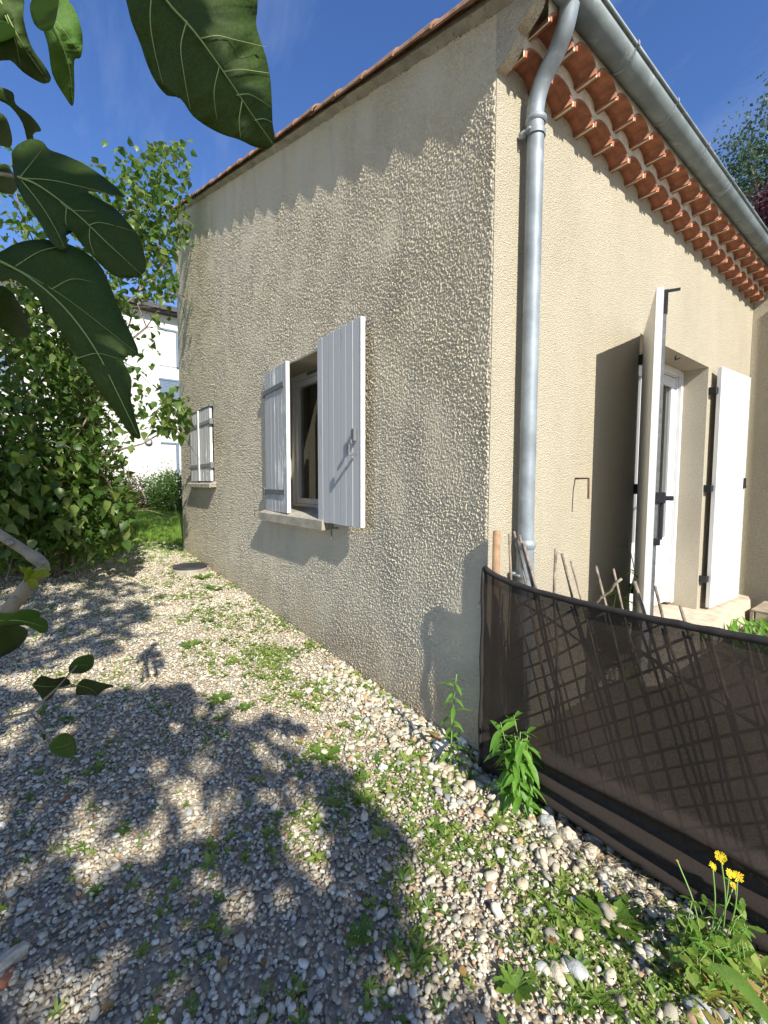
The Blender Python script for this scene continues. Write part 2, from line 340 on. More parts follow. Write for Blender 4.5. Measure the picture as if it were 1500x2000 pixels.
def wall_grid():
    X = [0.]
    while X[-1] > XL:
        d = math.hypot(CAM[0]-X[-1], CAM[1]); X.append(X[-1]-max(.0034, .0018*d))
    X[-1] = XL
    for e in (W2[0], W2[1], W1[0], W1[1]):
        k = min(range(len(X)), key=lambda i: abs(X[i]-e)); X[k] = e
    X = np.array(X[::-1]); Z = list(np.arange(-.12, 5.5, .0046))
    for e in (W2[2], W2[3], W1[2], W1[3]):
        k = min(range(len(Z)), key=lambda i: abs(Z[i]-e)); Z[k] = e
    Z = np.array(Z); XX, ZZ = np.meshgrid(X, Z)
    h = samp(HM, HL, XX*1.0+.3*0, ZZ)*.0030*(1+.2*samp(LOW, 8., XX, ZZ))
    ed = np.minimum(1, np.minimum(-XX, XX-XL)/.012)
    for a in (W1, W2):
        dx = np.maximum(np.maximum(a[0]-XX, XX-a[1]), 0); dz = np.maximum(np.maximum(a[2]-ZZ, ZZ-a[3]), 0)
        ed = np.minimum(ed, np.minimum(1, np.hypot(dx, dz)/.012))
    h = h*np.clip(ed, 0, 1)+.004*np.clip(ed, 0, 1)
    V = np.stack([XX, -h, ZZ], -1).reshape(-1, 3); n = len(X)
    I, J = np.meshgrid(np.arange(n-1), np.arange(len(Z)-1)); cx = (X[I]+X[I+1])/2; cz = (Z[J]+Z[J+1])/2
    keep = cz < roofz(cx)+.03
    keep &= cz > -.1+np.array([gz(q) for q in X])[I]-.1
    for a in (W1, W2): keep &= ~((cx > a[0]) & (cx < a[1]) & (cz > a[2]) & (cz < a[3]))
    A0 = (J*n+I)[keep]; Q = np.stack([A0, A0+1, A0+n+1, A0+n], -1)
    used = np.unique(Q); mp = np.full(len(V), -1); mp[used] = np.arange(len(used))
    return V[used], mp[Q]
V, Q = wall_grid(); wa = link('gable_wall', mesh_np('gable_wall', V, Q, True), MAT['wallA'], house)
def rectB(mb, y0, y1, z0, z1, x=0.): mb.add([(x, y0, z0), (x, y1, z0), (x, y1, z1), (x, y0, z1)], [(0, 1, 2, 3)])
mb = MB(); rectB(mb, -.003, DR[0], -.1, 3.6); rectB(mb, DR[1], YB, -.1, 3.6); rectB(mb, DR[0], DR[1], DR[3], 3.6); rectB(mb, DR[0], DR[1], -.1, DR[2]-.03)
mb.build('front_wall', MAT['wallB'], house)
mb = MB(); mb.box((.0015, YB, -.1), (3.2, YB+.25, 3.75)); mb.box((1.3, YB-.26, -.1), (1.55, YB-.003, 4.0))  # second box: unseen pier added to throw slanting shade on this wall
mb.build('side_wall_and_shade_pier', MAT['wallB'], house)
mb = MB(); mb.box((XL+.0, .004, -.1), (XL+.2, 8.2, 5.2)); mb.box((XL+.2, 8.0, -.1), (-.003, 8.2, 5.0)); mb.box((-.25, YB+.25, -.1), (-.004, 8.0, 3.4)); mb.build('rear_wall', MAT['wallB'], house)
# reveals
def reveal(mb, a, y0, y1):
    x0, x1, z0, z1 = a
    V = [(x, y, z) for y in (y0, y1) for x, z in ((x0, z0), (x1, z0), (x1, z1), (x0, z1))]; mb.add(V, [(0, 4, 7, 3), (1, 2, 6, 5), (3, 7, 6, 2), (0, 1, 5, 4)])
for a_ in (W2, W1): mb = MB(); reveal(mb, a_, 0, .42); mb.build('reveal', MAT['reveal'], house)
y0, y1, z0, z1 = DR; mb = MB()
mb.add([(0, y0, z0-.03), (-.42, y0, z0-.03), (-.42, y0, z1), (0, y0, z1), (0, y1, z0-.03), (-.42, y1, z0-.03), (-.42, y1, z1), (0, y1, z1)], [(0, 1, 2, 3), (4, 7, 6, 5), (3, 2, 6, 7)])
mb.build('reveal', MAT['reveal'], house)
# room behind the openings
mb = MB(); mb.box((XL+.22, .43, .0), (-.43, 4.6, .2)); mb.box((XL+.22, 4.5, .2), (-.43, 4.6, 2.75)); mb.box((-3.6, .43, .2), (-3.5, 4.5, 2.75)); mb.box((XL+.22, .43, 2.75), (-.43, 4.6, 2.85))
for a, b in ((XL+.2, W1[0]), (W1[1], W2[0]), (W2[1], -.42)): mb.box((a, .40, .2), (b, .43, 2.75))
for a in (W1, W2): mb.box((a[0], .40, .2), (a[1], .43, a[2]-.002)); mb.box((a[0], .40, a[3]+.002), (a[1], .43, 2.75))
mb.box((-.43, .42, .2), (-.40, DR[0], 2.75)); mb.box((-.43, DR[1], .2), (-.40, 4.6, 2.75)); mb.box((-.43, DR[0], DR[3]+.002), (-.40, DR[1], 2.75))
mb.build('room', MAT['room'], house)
# curtain and hanging green decorations seen through the glass
mb = MB(); n = 16
for i in range(n):
    for j in (0, 1):
        x = -1.95+.42*i/(n-1) if j else -1.68+.17*i/(n-1)
        mb.v.append((x, .47+.02*math.sin(i*1.7), (1.12 if j else 2.3)))
for i in range(n-1): mb.f.append((i*2, i*2+1, i*2+3, i*2+2))
mb.build('curtain', MAT['curtain'], house, True)
def blob(mb, c, r, sub=2, sq=(1, 1, 1), nz=0, fr=3):
    bm = bmesh.new(); bmesh.ops.create_icosphere(bm, subdivisions=sub, radius=1)
    V = []
    for v in bm.verts:
        p = v.co.copy(); k = 1+nz*noise.noise(p*fr+Vector(c)*7); V.append((c[0]+p.x*r*sq[0]*k, c[1]+p.y*r*sq[1]*k, c[2]+p.z*r*sq[2]*k))
    mb.add(V, [tuple(q.index for q in f.verts) for f in bm.faces]); bm.free(); return mb
mb = MB()
for c, r in (((-2.0, .75, 1.95), .06), ((-1.96, .72, 1.86), .07), ((-2.02, .8, 1.78), .05), ((-1.93, .8, 2.02), .05), ((-1.9, .7, 1.74), .05)): blob(mb, c, r)
mb.build('hanging_decoration', MAT['balloon'], house, True)
# window frames
def win_frame(a, split=False):
    x0, x1, z0, z1 = a; win = MB()
    y = .225; fw = .055
    for (p, q) in (((x0, y, z0), (x0+fw, y+.07, z1)), ((x1-fw, y, z0), (x1, y+.07, z1)), ((x0+fw, y, z1-fw), (x1-fw, y+.07, z1)), ((x0+fw, y, z0), (x1-fw, y+.07, z0+fw+.02))): win.box(p, q)
    w = win.build('window', MAT['upvc'], house, bevel=.003)
    s = MB(); y2 = y+.018; xm = (x0+x1)/2; sf = .05
    for (l, r) in (((x0+fw+.002), xm-.002), (xm+.002, x1-fw-.002)):
        zt, zb = z1-fw-.002, z0+fw+.022
        for (p, q) in (((l, y2, zb), (l+sf, y2+.06, zt)), ((r-sf, y2, zb), (r, y2+.06, zt)), ((l+sf, y2, zt-sf), (r-sf, y2+.06, zt)), ((l+sf, y2, zb), (r-sf, y2+.06, zb+sf))): s.box(p, q)
        g = MB(); g.add([(l+sf, y2+.03, zb+sf), (r-sf, y2+.03, zb+sf), (r-sf, y2+.03, zt-sf), (l+sf, y2+.03, zt-sf)], [(0, 1, 2, 3)]); g.build('pane', MAT['glass'], w)
    s.build('sash', MAT['upvc'], w, bevel=.003)
    v = MB(); v.box((xm-.2, y-.012, z1-.04), (xm+.12, y-.001, z1-.015)); v.build('vent_slot', MAT['strap'], w)
    return w
win_frame(W2); win_frame(W1)
# sills
def sill(a, x0, x1, e, zt, th):
    mb = MB(); dz = .035
    V = [(x0, -e, zt-th-.005), (x1, -e, zt-th-.005), (x1, -e, zt-dz), (x0, -e, zt-dz), (x0, .0, zt-th), (x1, .0, zt-th), (x1, .0, zt), (x0, .0, zt)]
    mb.add(V, [(0, 1, 2, 3), (3, 2, 6, 7), (0, 4, 5, 1), (1, 5, 6, 2), (0, 3, 7, 4)])
    mb.add([(a[0], 0, zt), (a[1], 0, zt), (a[1], .225, zt+.02), (a[0], .225, zt+.02)], [(0, 1, 2, 3)])
    return mb.build('window_sill', MAT['concrete'], house)
sill(W2, -2.62, -1.425, .102, 1.115, .10); sill(W1, -5.30, -4.22, .088, 1.375, .075)
# shutters on the gable
def shutter(hx, hy, width, ang, z0, z1, npl, mats, straps=False, thick=.033, axis='A', edge='paint_edge', flip=1, zbrace=False, hing=(.22, .8)):
    """leaf from hinge (hx,hy); ang = direction of the leaf in plan"""
    d = Vector((math.cos(ang), math.sin(ang), 0)); nrm = Vector((-d.y, d.x, 0))*flip   # nrm = outer face
    o = Vector((hx, hy, 0)); B = Matrix(((d.x, nrm.x, 0), (d.y, nrm.y, 0), (0, 0, 1)))
    L = lambda u, n, z: o+d*u+nrm*n+Vector((0, 0, z))
    def lbox(mb, a, b):
        V = [L(u, n, z) for z in (a[2], b[2]) for n in (a[1], b[1]) for u in (a[0], b[0])]
        return mb.add(V, [(0, 2, 3, 1), (4, 5, 7, 6), (0, 1, 5, 4), (2, 6, 7, 3), (0, 4, 6, 2), (1, 3, 7, 5)])
    core = MB(); lbox(core, (.004, .004, z0+.004), (width-.004, thick-.004, z1-.004)); sh = core.build('shutter', MAT[edge], house)
    pw = width/npl
    for k in range(npl):
        m = MB(); j = random.uniform(-.0012, .0012)
        lbox(m, (k*pw+.0022, -.001+j, z0+random.uniform(-.002, .002)), ((k+1)*pw-.0022, thick+j, z1)); m.build('plank', MAT[mats], sh, bevel=.0025)
    e = MB(); lbox(e, (width+.0005, .0, z0), (width+.012, thick+.001, z1)); e.build('edge_strip', MAT['paint_edge' if edge == 'paint_edge' else edge], sh, bevel=.002)
    if straps:
        for zz in hing:
            z = z0+(z1-z0)*zz; s = MB(); lbox(s, (-.03, thick+.001, z-.022), (width*.94, thick+.009, z+.022)); lbox(s, (-.045, -.0, z-.035), (-.015, thick+.012, z+.035)); s.build('strap_hinge', MAT['strap'], sh, bevel=.002)
    return sh, L, lbox
# window 2, left leaf nearly closed, straps outside
dL = R(-4); shL, L_, lb = shutter(W2[0]+.005, -.012, .53, dL, 1.10, 2.355, 6, 'paint2', True, flip=-1, hing=(.14, .86))
# window 2, right leaf folded back on the wall: inner side shows
shR, L_, lb = shutter(W2[1]-.01, -.052, .565, R(-1.2), 1.068, 2.385, 7, 'paint', flip=-1)
lat = MB(); lb(lat, (.50, .036, 1.62), (.535, .06, 1.70)); lb(lat, (.505, .06, 1.60), (.52, .075, 1.63)); lb(lat, (.49, .036, 1.66), (.50, .055, 1.69)); lat.build('latch', MAT['strap'], shR, bevel=.003)
lat = MB(); lb(lat, (.508, .04, 1.53), (.528, .095, 1.545)); lb(lat, (.508, .085, 1.545), (.528, .095, 1.60)); lat.build('latch', MAT['strap'], shR)
# window 1, two closed leaves with a cover batten
s1, L_, lb = shutter(W1[0], -.015, .462, 0, 1.375, 2.30, 6, 'paint2', True, flip=-1, hing=(.22, .80), edge='paint2')
s2, L_, lb = shutter(W1[1]+.0, -.015, .462, R(180), 1.375, 2.30, 6, 'paint2', True, flip=1, hing=(.22, .80), edge='paint2')
for s_ in (s2,): pass
m = MB(); m.box((-4.79, -.068, 1.38), (-4.75, -.050, 2.30)); m.build('cover_batten', MAT['paint_edge'], s1, bevel=.003)
m = MB(); m.box((W1[0]-.03, -.055, 2.303), (W1[1]+.03, -.001, 2.312)); m.build('drip_edge', MAT['strap'], house)
# shutter catches below the windows
for x, z in ((-2.78, 1.09), (-5.42, 1.33), (-4.18, 1.33)):
    m = MB(); m.tube([(x, .0, z), (x, -.08, z), (x, -.08, z-.06)], .004, 6); m.build('shutter_catch', MAT['rust'], house)
m = MB(); m.tube([(-1.36, .0, 1.03), (-1.36, -.06, 1.03), (-1.36, -.06, .95)], .007, 6); m.build('shutter_catch', MAT['strap'], house)

# ------------------------------------------------------------ french door
door = MB(); xd = -.215
for p, q in (((xd-.07, DR[0], .245), (xd, DR[0]+.06, DR[3])), ((xd-.07, DR[1]-.06, .245), (xd, DR[1], DR[3])), ((xd-.07, DR[0]+.06, DR[3]-.06), (xd, DR[1]-.06, DR[3]))): door.box(p, q)
door = door.build('door', MAT['upvc'], house, bevel=.003)
# white trim covering the inner reveal
m = MB(); m.box((xd+.001, DR[1]-.045, .246), (xd+.03, DR[1]-.001, DR[3]-.002)); m.box((xd+.001, DR[0], DR[3]-.05), (xd+.03, DR[1]-.05, DR[3]-.001)); m.build('frame_trim', MAT['upvc'], door, bevel=.002)
ym = (DR[0]+DR[1])/2
for l, r_ in ((DR[0]+.062, ym-.002), (ym+.002, DR[1]-.062)):
    m = MB(); xs2 = xd-.012; f = .085; zb, zt, zm = .255, DR[3]-.064, .78
    for p, q in (((l, zb), (l+f, zt)), ((r_-f, zb), (r_, zt)), ((l+f, zt-f), (r_-f, zt)), ((l+f, zb), (r_-f, zb+f)), ((l+f, zm), (r_-f, zm+f))): m.box((xs2-.05, p[0], p[1]), (xs2, q[0], q[1]))
    lf = m.build('door_leaf', MAT['upvc'], door, bevel=.004)
    g = MB(); g.add([(xs2-.02, l+f, zm+f), (xs2-.02, r_-f, zm+f), (xs2-.02, r_-f, zt-f), (xs2-.02, l+f, zt-f)], [(0, 1, 2, 3)]); g.build('pane', MAT['glass'], door)
    for k in range(6):
        zz = zb+f+k*(zm-zb-f)/6; g = MB(); g.box((xs2-.035, l+f, zz+.003), (xs2-.012, r_-f, zz+(zm-zb-f)/6-.003)); g.build('slat', MAT['upvc'], door, bevel=.002)
m = MB(); m.box((xd-.011, ym-.05, 1.02), (xd+.0, ym-.02, 1.30)); m.tube([(xd+.0, ym-.035, 1.2), (xd+.04, ym-.035, 1.2), (xd+.045, ym-.13, 1.2)], .009, 8); m.build('door_handle', MAT['upvc'], door)
# door shutters (white planks, grey inside)
def rotang(p, q): return math.atan2(q[1]-p[1], q[0]-p[0])
hL, fL = (.045, 1.60), (.385, .90)
dsl, L_, lb = shutter(hL[0], hL[1], .735, rotang(hL, fL), .255, 2.385, 7, 'paint_white', flip=-1, edge='edge_moss', thick=.034)
m = MB(); lb(m, (.748, .0, .256), (.754, .034, 2.384)); m.build('edge_strip', MAT['paint_white'], dsl)
m = MB(); lb(m, (.712, -.018, .30), (.735, -.002, 2.36)); m.build('bolt_rod', MAT['strap'], dsl)   # espagnolette rod on the inner face
m = MB(); lb(m, (.69, -.05, 1.25), (.745, -.002, 1.31)); lb(m, (.71, -.045, 1.05), (.725, -.025, 1.25)); lb(m, (.70, -.035, 1.02), (.74, -.002, 1.06)); lb(m, (.70, -.09, 1.265), (.72, -.05, 1.29)); m.build('bolt_handle', MAT['black'], dsl, bevel=.004)
m = MB(); lb(m, (.712, -.022, 2.25), (.735, -.003, 2.375)); lb(m, (.72, -.075, 2.362), (.73, -.02, 2.375)); m.build('bolt_hook', MAT['black'], dsl)
for z in (.62, 1.32, 2.20):
    m = MB(); lb(m, (-.01, -.012, z-.03), (.07, .0, z+.03)); m.box((.001, 1.555, z-.035), (.05, 1.59, z+.035)); m.build('hinge', MAT['black'], dsl, bevel=.003)
hR, fR = (.045, 3.04), (.088, 3.74)
dsr, L_, lb = shutter(hR[0], hR[1], .70, rotang(hR, fR), .235, 2.385, 7, 'paint_white', flip=-1, edge='edge_moss', thick=.034)
for z in (.50, 1.32, 2.18):
    m = MB(); m.box((.001, 2.985, z-.03), (.06, 3.01, z+.03)); m.box((.04, 3.0, z-.028), (.06, 3.06, z+.028)); m.build('hinge', MAT['black'], dsr, bevel=.003)
m = MB(); lb(m, (.655, .036, 1.32), (.70, .05, 1.345)); lb(m, (.66, .036, 1.345), (.67, .055, 1.42)); m.build('latch', MAT['black'], dsr)
m = MB(); m.tube([(0, .78, 1.385), (.10, .74, 1.385), (.105, .735, 1.27)], .006, 6); m.build('shutter_catch', MAT['rust'], house)
m = MB(); m.tube([(-.05, 2.35, 2.38), (-.05, 2.35, 2.35), (-.0, 2.3, 2.345)], .006, 6); m.build('lintel_hook', MAT['black'], house)
# door step
m = MB(); P = [(.0, 1.45), (.16, 1.45), (.20, 1.52), (.20, 3.82), (.15, 3.98), (.0, 4.02)]
bev = .02; k = len(P)
top = [(x, y, .215+random.uniform(-.004, .004)) for x, y in P]; bot = [(x+(.02 if x > 0 else 0), y, -.05) for x, y in P]
m.add(top+bot, [tuple(range(k))]+[(i, i+k, (i+1) % k+k, (i+1) % k) for i in range(k)]); m.box((-.42, DR[0], .10), (-.0, DR[1], .2165))
m.build('doorstep', MAT['step'], house)

# ------------------------------------------------------------ tiled cornice (two rows)
cornice = MB()
PIT, AW, AH, TH = .204, .095, .067, .012
rows = [(.049, .0, .10, 3.217, 3.300, 21), (.179, .1, .20, 3.300, 3.412, 20)]
NA = 10
arch = [(-AW*math.cos(math.pi*i/NA), AH*math.sin(math.pi*i/NA)**.8) for i in range(NA+1)]
archi = [(-(AW-TH)*math.cos(math.pi*i/NA), (AH-TH)*math.sin(math.pi*i/NA)**.8) for i in range(NA+1)]
ct = {}
for ri, (ys0, x0, x1, zb, zt, cnt) in enumerate(rows):
    # mesh of one tile, shared
    V = []; Fc = []
    for xx in (x0-.0, x1+.006):
        for a in (arch, archi):
            V += [(xx, y, z) for y, z in a]
    n = NA+1
    for i in range(NA):
        Fc.append((2*n+i, 2*n+i+1, 3*n+i+1, 3*n+i)); Fc.append((n+i, 3*n+i, 3*n+i+1, n+i+1)); Fc.append((i, i+1, 2*n+i+1, 2*n+i))
    Fc += [(0, n, 3*n, 2*n), (NA, 2*n+NA, 3*n+NA, n+NA)]
    tm = bpy.data.meshes.new('cornice_tile'); tm.from_pydata(V, [], Fc); tm.materials.append(MAT['terra']); tm.update()
    tm.polygons.foreach_set('use_smooth', [True]*len(tm.polygons))
    if ri == 0: cor = None
    ct[ri] = tm
    y = ys0
    if ri == 1: ys_list = [ys0-PIT*.5-.0+PIT*i for i in range(cnt)]
    for i in range(cnt):
        yc = ys0+PIT*(i+.5) if ri == 0 else ys0+PIT*(i-.5)+PIT*.5
        if yc+AW > YB: break
        # mortar bed round the arch: front face, leg bottom, roof of the tunnel
        for k2 in range(NA):
            a, b = arch[k2], arch[k2+1]
            cornice.add([(x1, yc+a[0], zb+a[1]), (x1, yc+b[0], zb+b[1]), (x1, yc+b[0], zt), (x1, yc+a[0], zt)], [(0, 1, 2, 3)])
        h = PIT/2
        for sgn in (-1, 1):
            ya, yb2 = yc+sgn*AW, yc+sgn*h
            cornice.add([(x1, ya, zb), (x1, yb2, zb), (x1, yb2, zt), (x1, ya, zt), (x0, ya, zb), (x0, yb2, zb)], [(0, 1, 2, 3), (0, 4, 5, 1)])
    cornice.add([(x1, ys0-.0+(-PIT*.0), zt), (x1, YB, zt), (x0, YB, zt), (x0, ys0, zt)], [(0, 1, 2, 3)])
cornice.box((-.01, .05, 3.3005), (.0995, YB, 3.41)); cor = cornice.build('cornice', MAT['mortar'], house)
for ri, (ys0, x0, x1, zb, zt, cnt) in enumerate(rows):
    for i in range(cnt):
        yc = ys0+PIT*(i+.5) if ri == 0 else ys0+PIT*i
        if yc+AW > YB: break
        o = link('cornice_tile', ct[ri], None, cor); o.location = (0, yc+random.uniform(-.002, .002), zb+random.uniform(-.002, .002)); o.scale = (1+random.uniform(-.02, .02), 1, 1+random.uniform(-.03, .03))
# rendered return of the cornice at the corner
pr = [(-.004, 3.20), (.03, 3.205), (.065, 3.222), (.094, 3.245), (.101, 3.262), (.101, 3.298), (.13, 3.302), (.165, 3.318), (.192, 3.342), (.200, 3.362), (.200, 3.412), (-.004, 3.46)]
m = MB(); k = len(pr); m.add([(x, -.0065, z) for x, z in pr]+[(x, .052, z) for x, z in pr], [tuple(range(k)), tuple(range(k, 2*k))[::-1]]+[(i, i+k, (i+1) % k+k, (i+1) % k) for i in range(k)]); m.build('cornice_return', MAT['return'], house)
m = MB(); m.box((-.02, .075, 3.4135), (.196, YB, 3.50)); m.build('fascia', MAT['mortar'], house)
# downpipe
pipe = MB(); px_, py_ = .066, .205
neck = curvepts([(px_, py_, 2.98), (px_, py_-.005, 3.10), (.10, .195, 3.19), (.165, .19, 3.255), (.215, .175, 3.31), (.245, .165, 3.385)], 6)
pipe.tube(neck, .0395, 20, False)
pp = pipe.build('downpipe', MAT['zinc'], house, True)
m = MB(); m.tube([(px_, py_, 3.0), (px_, py_, 2.4), (px_, py_, 1.6), (px_, py_, 1.05)], .0385, 24, False); m.build('pipe_section', MAT['zinc'], pp, True)
m = MB(); m.tube([(px_, py_, 1.075), (px_, py_, 1.06), (px_, py_, 1.045), (px_, py_, 1.03)], [.040, .05, .05, .043], 24, False); m.tube([(px_, py_, 1.04), (px_, py_, .6), (px_, py_, -.05)], .0415, 24, False); m.build('pipe_foot', MAT['zinc'], pp, True)
for z in (3.03,):
    m = MB(); m.tube([(px_, py_, z+.03), (px_, py_, z+.022), (px_, py_, z+.008), (px_, py_, z)], [.041, .048, .048, .041], 24, False); m.build('collar', MAT['zinc'], pp, True)
for z in (2.985, .90):
    m = MB(); m.tube([(px_, py_, z+.012), (px_, py_, z-.012)], .0445, 24, False); m.box((px_-.055, py_-.055, z-.012), (px_-.025, py_-.035, z+.012)); m.tube([(px_+.01, py_-.058, z), (px_-.03, py_-.05, z)], .007, 8); m.tube([(.0, py_-.03, z), (px_-.02, py_-.045, z)], .006, 8); m.build('pipe_clamp', MAT['zinc'], pp, True)
# gutter: half round along y
gc, gr = (.250, 3.436), .066
def gut(y0, y1, rad, th=.003):
    V = []; Fc = []; n = 14
    for y in (y0, y1):
        for rr in (rad, rad-th):
            V += [(gc[0]-rr*math.cos(math.pi*i/n), y, gc[1]-rr*math.sin(math.pi*i/n)) for i in range(n+1)]
    k = n+1
    for i in range(n): Fc += [(i, i+1, 2*k+i+1, 2*k+i), (k+i, 3*k+i, 3*k+i+1, k+i+1), (i, k+i, k+i+1, i+1), (2*k+i, 2*k+i+1, 3*k+i+1, 3*k+i)]
    return V, Fc
m = MB(); m.add(*gut(-.07, YB+1.5, gr)); m.tube([(gc[0]+gr+.004, -.07, gc[1]), (gc[0]+gr+.004, YB+1.5, gc[1])], .009, 10); gutter = m.build('gutter', MAT['zinc_dark'], house, True)
m = MB(); V = [(gc[0]-gr*math.cos(math.pi*i/14), -.072, gc[1]-gr*math.sin(math.pi*i/14)) for i in range(15)]; m.add(V, [tuple(range(15))]); m.build('gutter_end', MAT['zinc_dark'], gutter)
for i in range(11):
    y = .62+i*.50; m = MB(); m.add(*gut(y, y+.014, gr+.0035)); m.box((gc[0]+gr-.002, y-.001, gc[1]-.008), (gc[0]+gr+.016, y+.015, gc[1]+.013)); m.build('gutter_bracket', MAT['zinc'], gutter)
# ------------------------------------------------------------ roof
m = MB()
def slab(m, x0, x1, y0, y1, d0, d1):
    V = [(x, y, roofz(x)+d) for d in (d0, d1) for y in (y0, y1) for x in (x0, x1)]
    m.add(V, [(0, 2, 3, 1), (4, 5, 7, 6), (0, 1, 5, 4), (2, 6, 7, 3), (0, 4, 6, 2), (1, 3, 7, 5)])
slab(m, .24, XL-.05, .012, 8.25, .035, .075)
roof = m.build('roof', MAT['mortar'], house)
def canal(L, r0, r1, th=.012, n=9, up=1):
    """tapered half round tile along local +x (towards the low end at x=0)"""
    V = []; Fc = []
    for x, r in ((0, r0), (-L, r1)):
        for rr in (r, r-th): V += [(x, -rr*math.cos(math.pi*i/n), rr*.72*math.sin(math.pi*i/n)) for i in range(n+1)]
    k = n+1
    for i in range(n): Fc += [(i, 2*k+i, 2*k+i+1, i+1), (k+i, k+i+1, 3*k+i+1, 3*k+i), (i, i+1, k+i+1, k+i), (2*k+i, 3*k+i, 3*k+i+1, 2*k+i+1)]
    Fc += [(0, k, 3*k, 2*k), (n, 2*k+n, 3*k+n, k+n)]
    me = bpy.data.meshes.new('roof_tile'); me.from_pydata(V, [], Fc); me.materials.append(MAT['terra_old']); me.update(); return me
TM = canal(.42, .098, .072); sl_a = math.atan(.318)
ntile = int((.33-XL)/.297)
for i in range(ntile+1):
    x = .265-i*.297*math.cos(sl_a)*1.05
    if x < XL-.02: break
    for yc in (-.012,):
        o = link('roof_tile', TM, None, roof); o.location = (x, yc+random.uniform(-.006, .006), roofz(x)+.012+random.uniform(-.004, .004)); o.rotation_euler = (0, sl_a+R(2.2), 0)
for k2 in range(1, 21):
    o = link('roof_tile', TM, None, roof); o.location = (.262+random.uniform(-.01, .01), .014+k2*.205, roofz(.262)+.03); o.rotation_euler = (0, sl_a+R(2.2), 0)
m = MB()
for k2 in range(1, 41):
    yc = .014+k2*.205
    for i in range(1, ntile+1):
        x = .265-i*.297*math.cos(sl_a)*1.05
        if x-.3 < XL: break
        n = 5; V = []
        for xx, r in ((x, .096), (x-.33, .074)): V += [(xx, yc-r*math.cos(math.pi*j/n), roofz(xx)+.06+(.02 if xx == x else 0)+r*.7*math.sin(math.pi*j/n)) for j in range(n+1)]
        m.add(V, [(j, j+1, n+2+j, n+1+j) for j in range(n)])
tag(m.build('tile_field', MAT['terra_old'], roof), kind='stuff')
# verge mortar fillet under the rake tiles
m = MB(); V = []
nn = 60
for i in range(nn+1):
    x = .22+(XL-.22)*i/nn; z = roofz(x); V += [(x, .004, z-.012+random.uniform(-.006, .006)), (x, -.055+random.uniform(-.004, .004), z+.012+random.uniform(-.004, .004)), (x, -.03, z+.06)]
m.add(V, [q for i in range(nn) for q in ((i*3, i*3+3, i*3+4, i*3+1), (i*3+1, i*3+4, i*3+5, i*3+2))]); m.build('verge_mortar', MAT['concrete'], roof)
m = MB(); m.tube([(XL-.04, -.06, roofz(XL)+.02), (XL-.04, 8.25, roofz(XL)+.02)], .085, 14); m.build('ridge_tile', MAT['terra_old'], roof, True)

# ------------------------------------------------------------ apartment building behind
KX = -14.; gb = gz(KX)
bld = empty('apartment_building', (KX, -3, gb), 'white rendered three-storey block with blue-grey shutters behind the hedge', 'building')
m = MB(); m.box((KX-9, -9, gb-.3), (KX, 6, 6.62)); m.build('wall', MAT['white_wall'], bld)
m = MB(); m.box((KX-9.3, -9.3, 6.62), (KX+.32, 6.3, 6.72)); m.box((KX+.30, -9.3, 6.66), (KX+.40, 6.3, 6.80)); m.build('roof', MAT['dark_roof'], bld)
def bwin(y0, y1, z0, z1, shut):
    m = MB(); m.box((KX+.001, y0-.02, z1), (KX+.05, y1+.02, z1+.05)); fr = m.build('window', MAT['blue'], bld)  # bar on top: shadow line over the window, drawn as a blue-grey strip
    if shut == 'blue':
        n = 16
        for k in range(n):
            q = MB(); z = z0+(z1-z0)*k/n; q.box((KX+.002, y0, z+.003), (KX+.03, y1, z+(z1-z0)/n-.003)); q.build('slat', MAT['blue'], fr)
    else:
        q = MB(); q.box((KX+.002, y0, z0), (KX+.02, y1, z1)); q.build('blind', MAT['white_wall'], fr)
        q = MB(); q.box((KX+.002, y1-.08, z0), (KX+.07, y1, z1)); q.build('shade_strip', MAT['blue'], fr)  # shadow down the blind's right side, made as a dark strip
for y0 in (1.25, -3.2, -6.8):
    bwin(y0, y0+(.58 if y0 == 1.25 else 1.1), 5.05, 6.15, 'white'); bwin(y0, y0+1.1, 3.83, 4.60, 'blue'); bwin(y0, y0+(.5 if y0 == 1.25 else 1.1), .9+gb, 2.60, 'white')
lamp = MB(); P = Vector(plane(290, 863, 0, KX+.03)); blob(lamp, P, .09, 2, (.4, 1, 1)); lo = lamp.build('wall_light', MAT['white_wall'], bld, True)
m = MB(); m.tube([(KX+.0, P.y, P.z), (KX+.05, P.y, P.z)], .11, 20); m.build('light_rim', MAT['strap'], lo, True)

# ------------------------------------------------------------ foliage helpers
def leaf_profile(n=6, w=.34, tipp=1.6, fold=.25, droop=.35, serr=0):
    """unit leaf along +x, two strips; returns verts, faces"""
    V = []; Fc = []
    for i in range(n+1):
        t = i/n; hw = w*math.sin(math.pi*min(1, t**(1/tipp)))**.9*(1+serr*(i % 2)) if 0 < i < n else .004
        x = t; z = -droop*t*t
        V += [(x, -hw, z+hw*fold), (x, 0, z), (x, hw, z+hw*fold)]
    for i in range(n):
        a = i*3; Fc += [(a, a+3, a+4, a+1), (a+1, a+4, a+5, a+2)]
    return np.array(V), np.array(Fc)
def rotmats(n, up=None, spread=1.0, g=None):
    g = g or rng; az = g.uniform(0, 2*np.pi, n); pit = g.normal(.35, .5*spread, n); rl = g.normal(0, .6*spread, n)
    ca, sa, cp, sp, cr, sr = np.cos(az), np.sin(az), np.cos(pit), np.sin(pit), np.cos(rl), np.sin(rl)
    # Rz(az) Ry(pit) Rx(roll)
    M3 = np.empty((n, 3, 3))
    M3[:, 0] = np.stack([ca*cp, ca*sp*sr-sa*cr, ca*sp*cr+sa*sr], -1); M3[:, 1] = np.stack([sa*cp, sa*sp*sr+ca*cr, sa*sp*cr-ca*sr], -1); M3[:, 2] = np.stack([-sp, cp*sr, cp*cr], -1)
    return M3
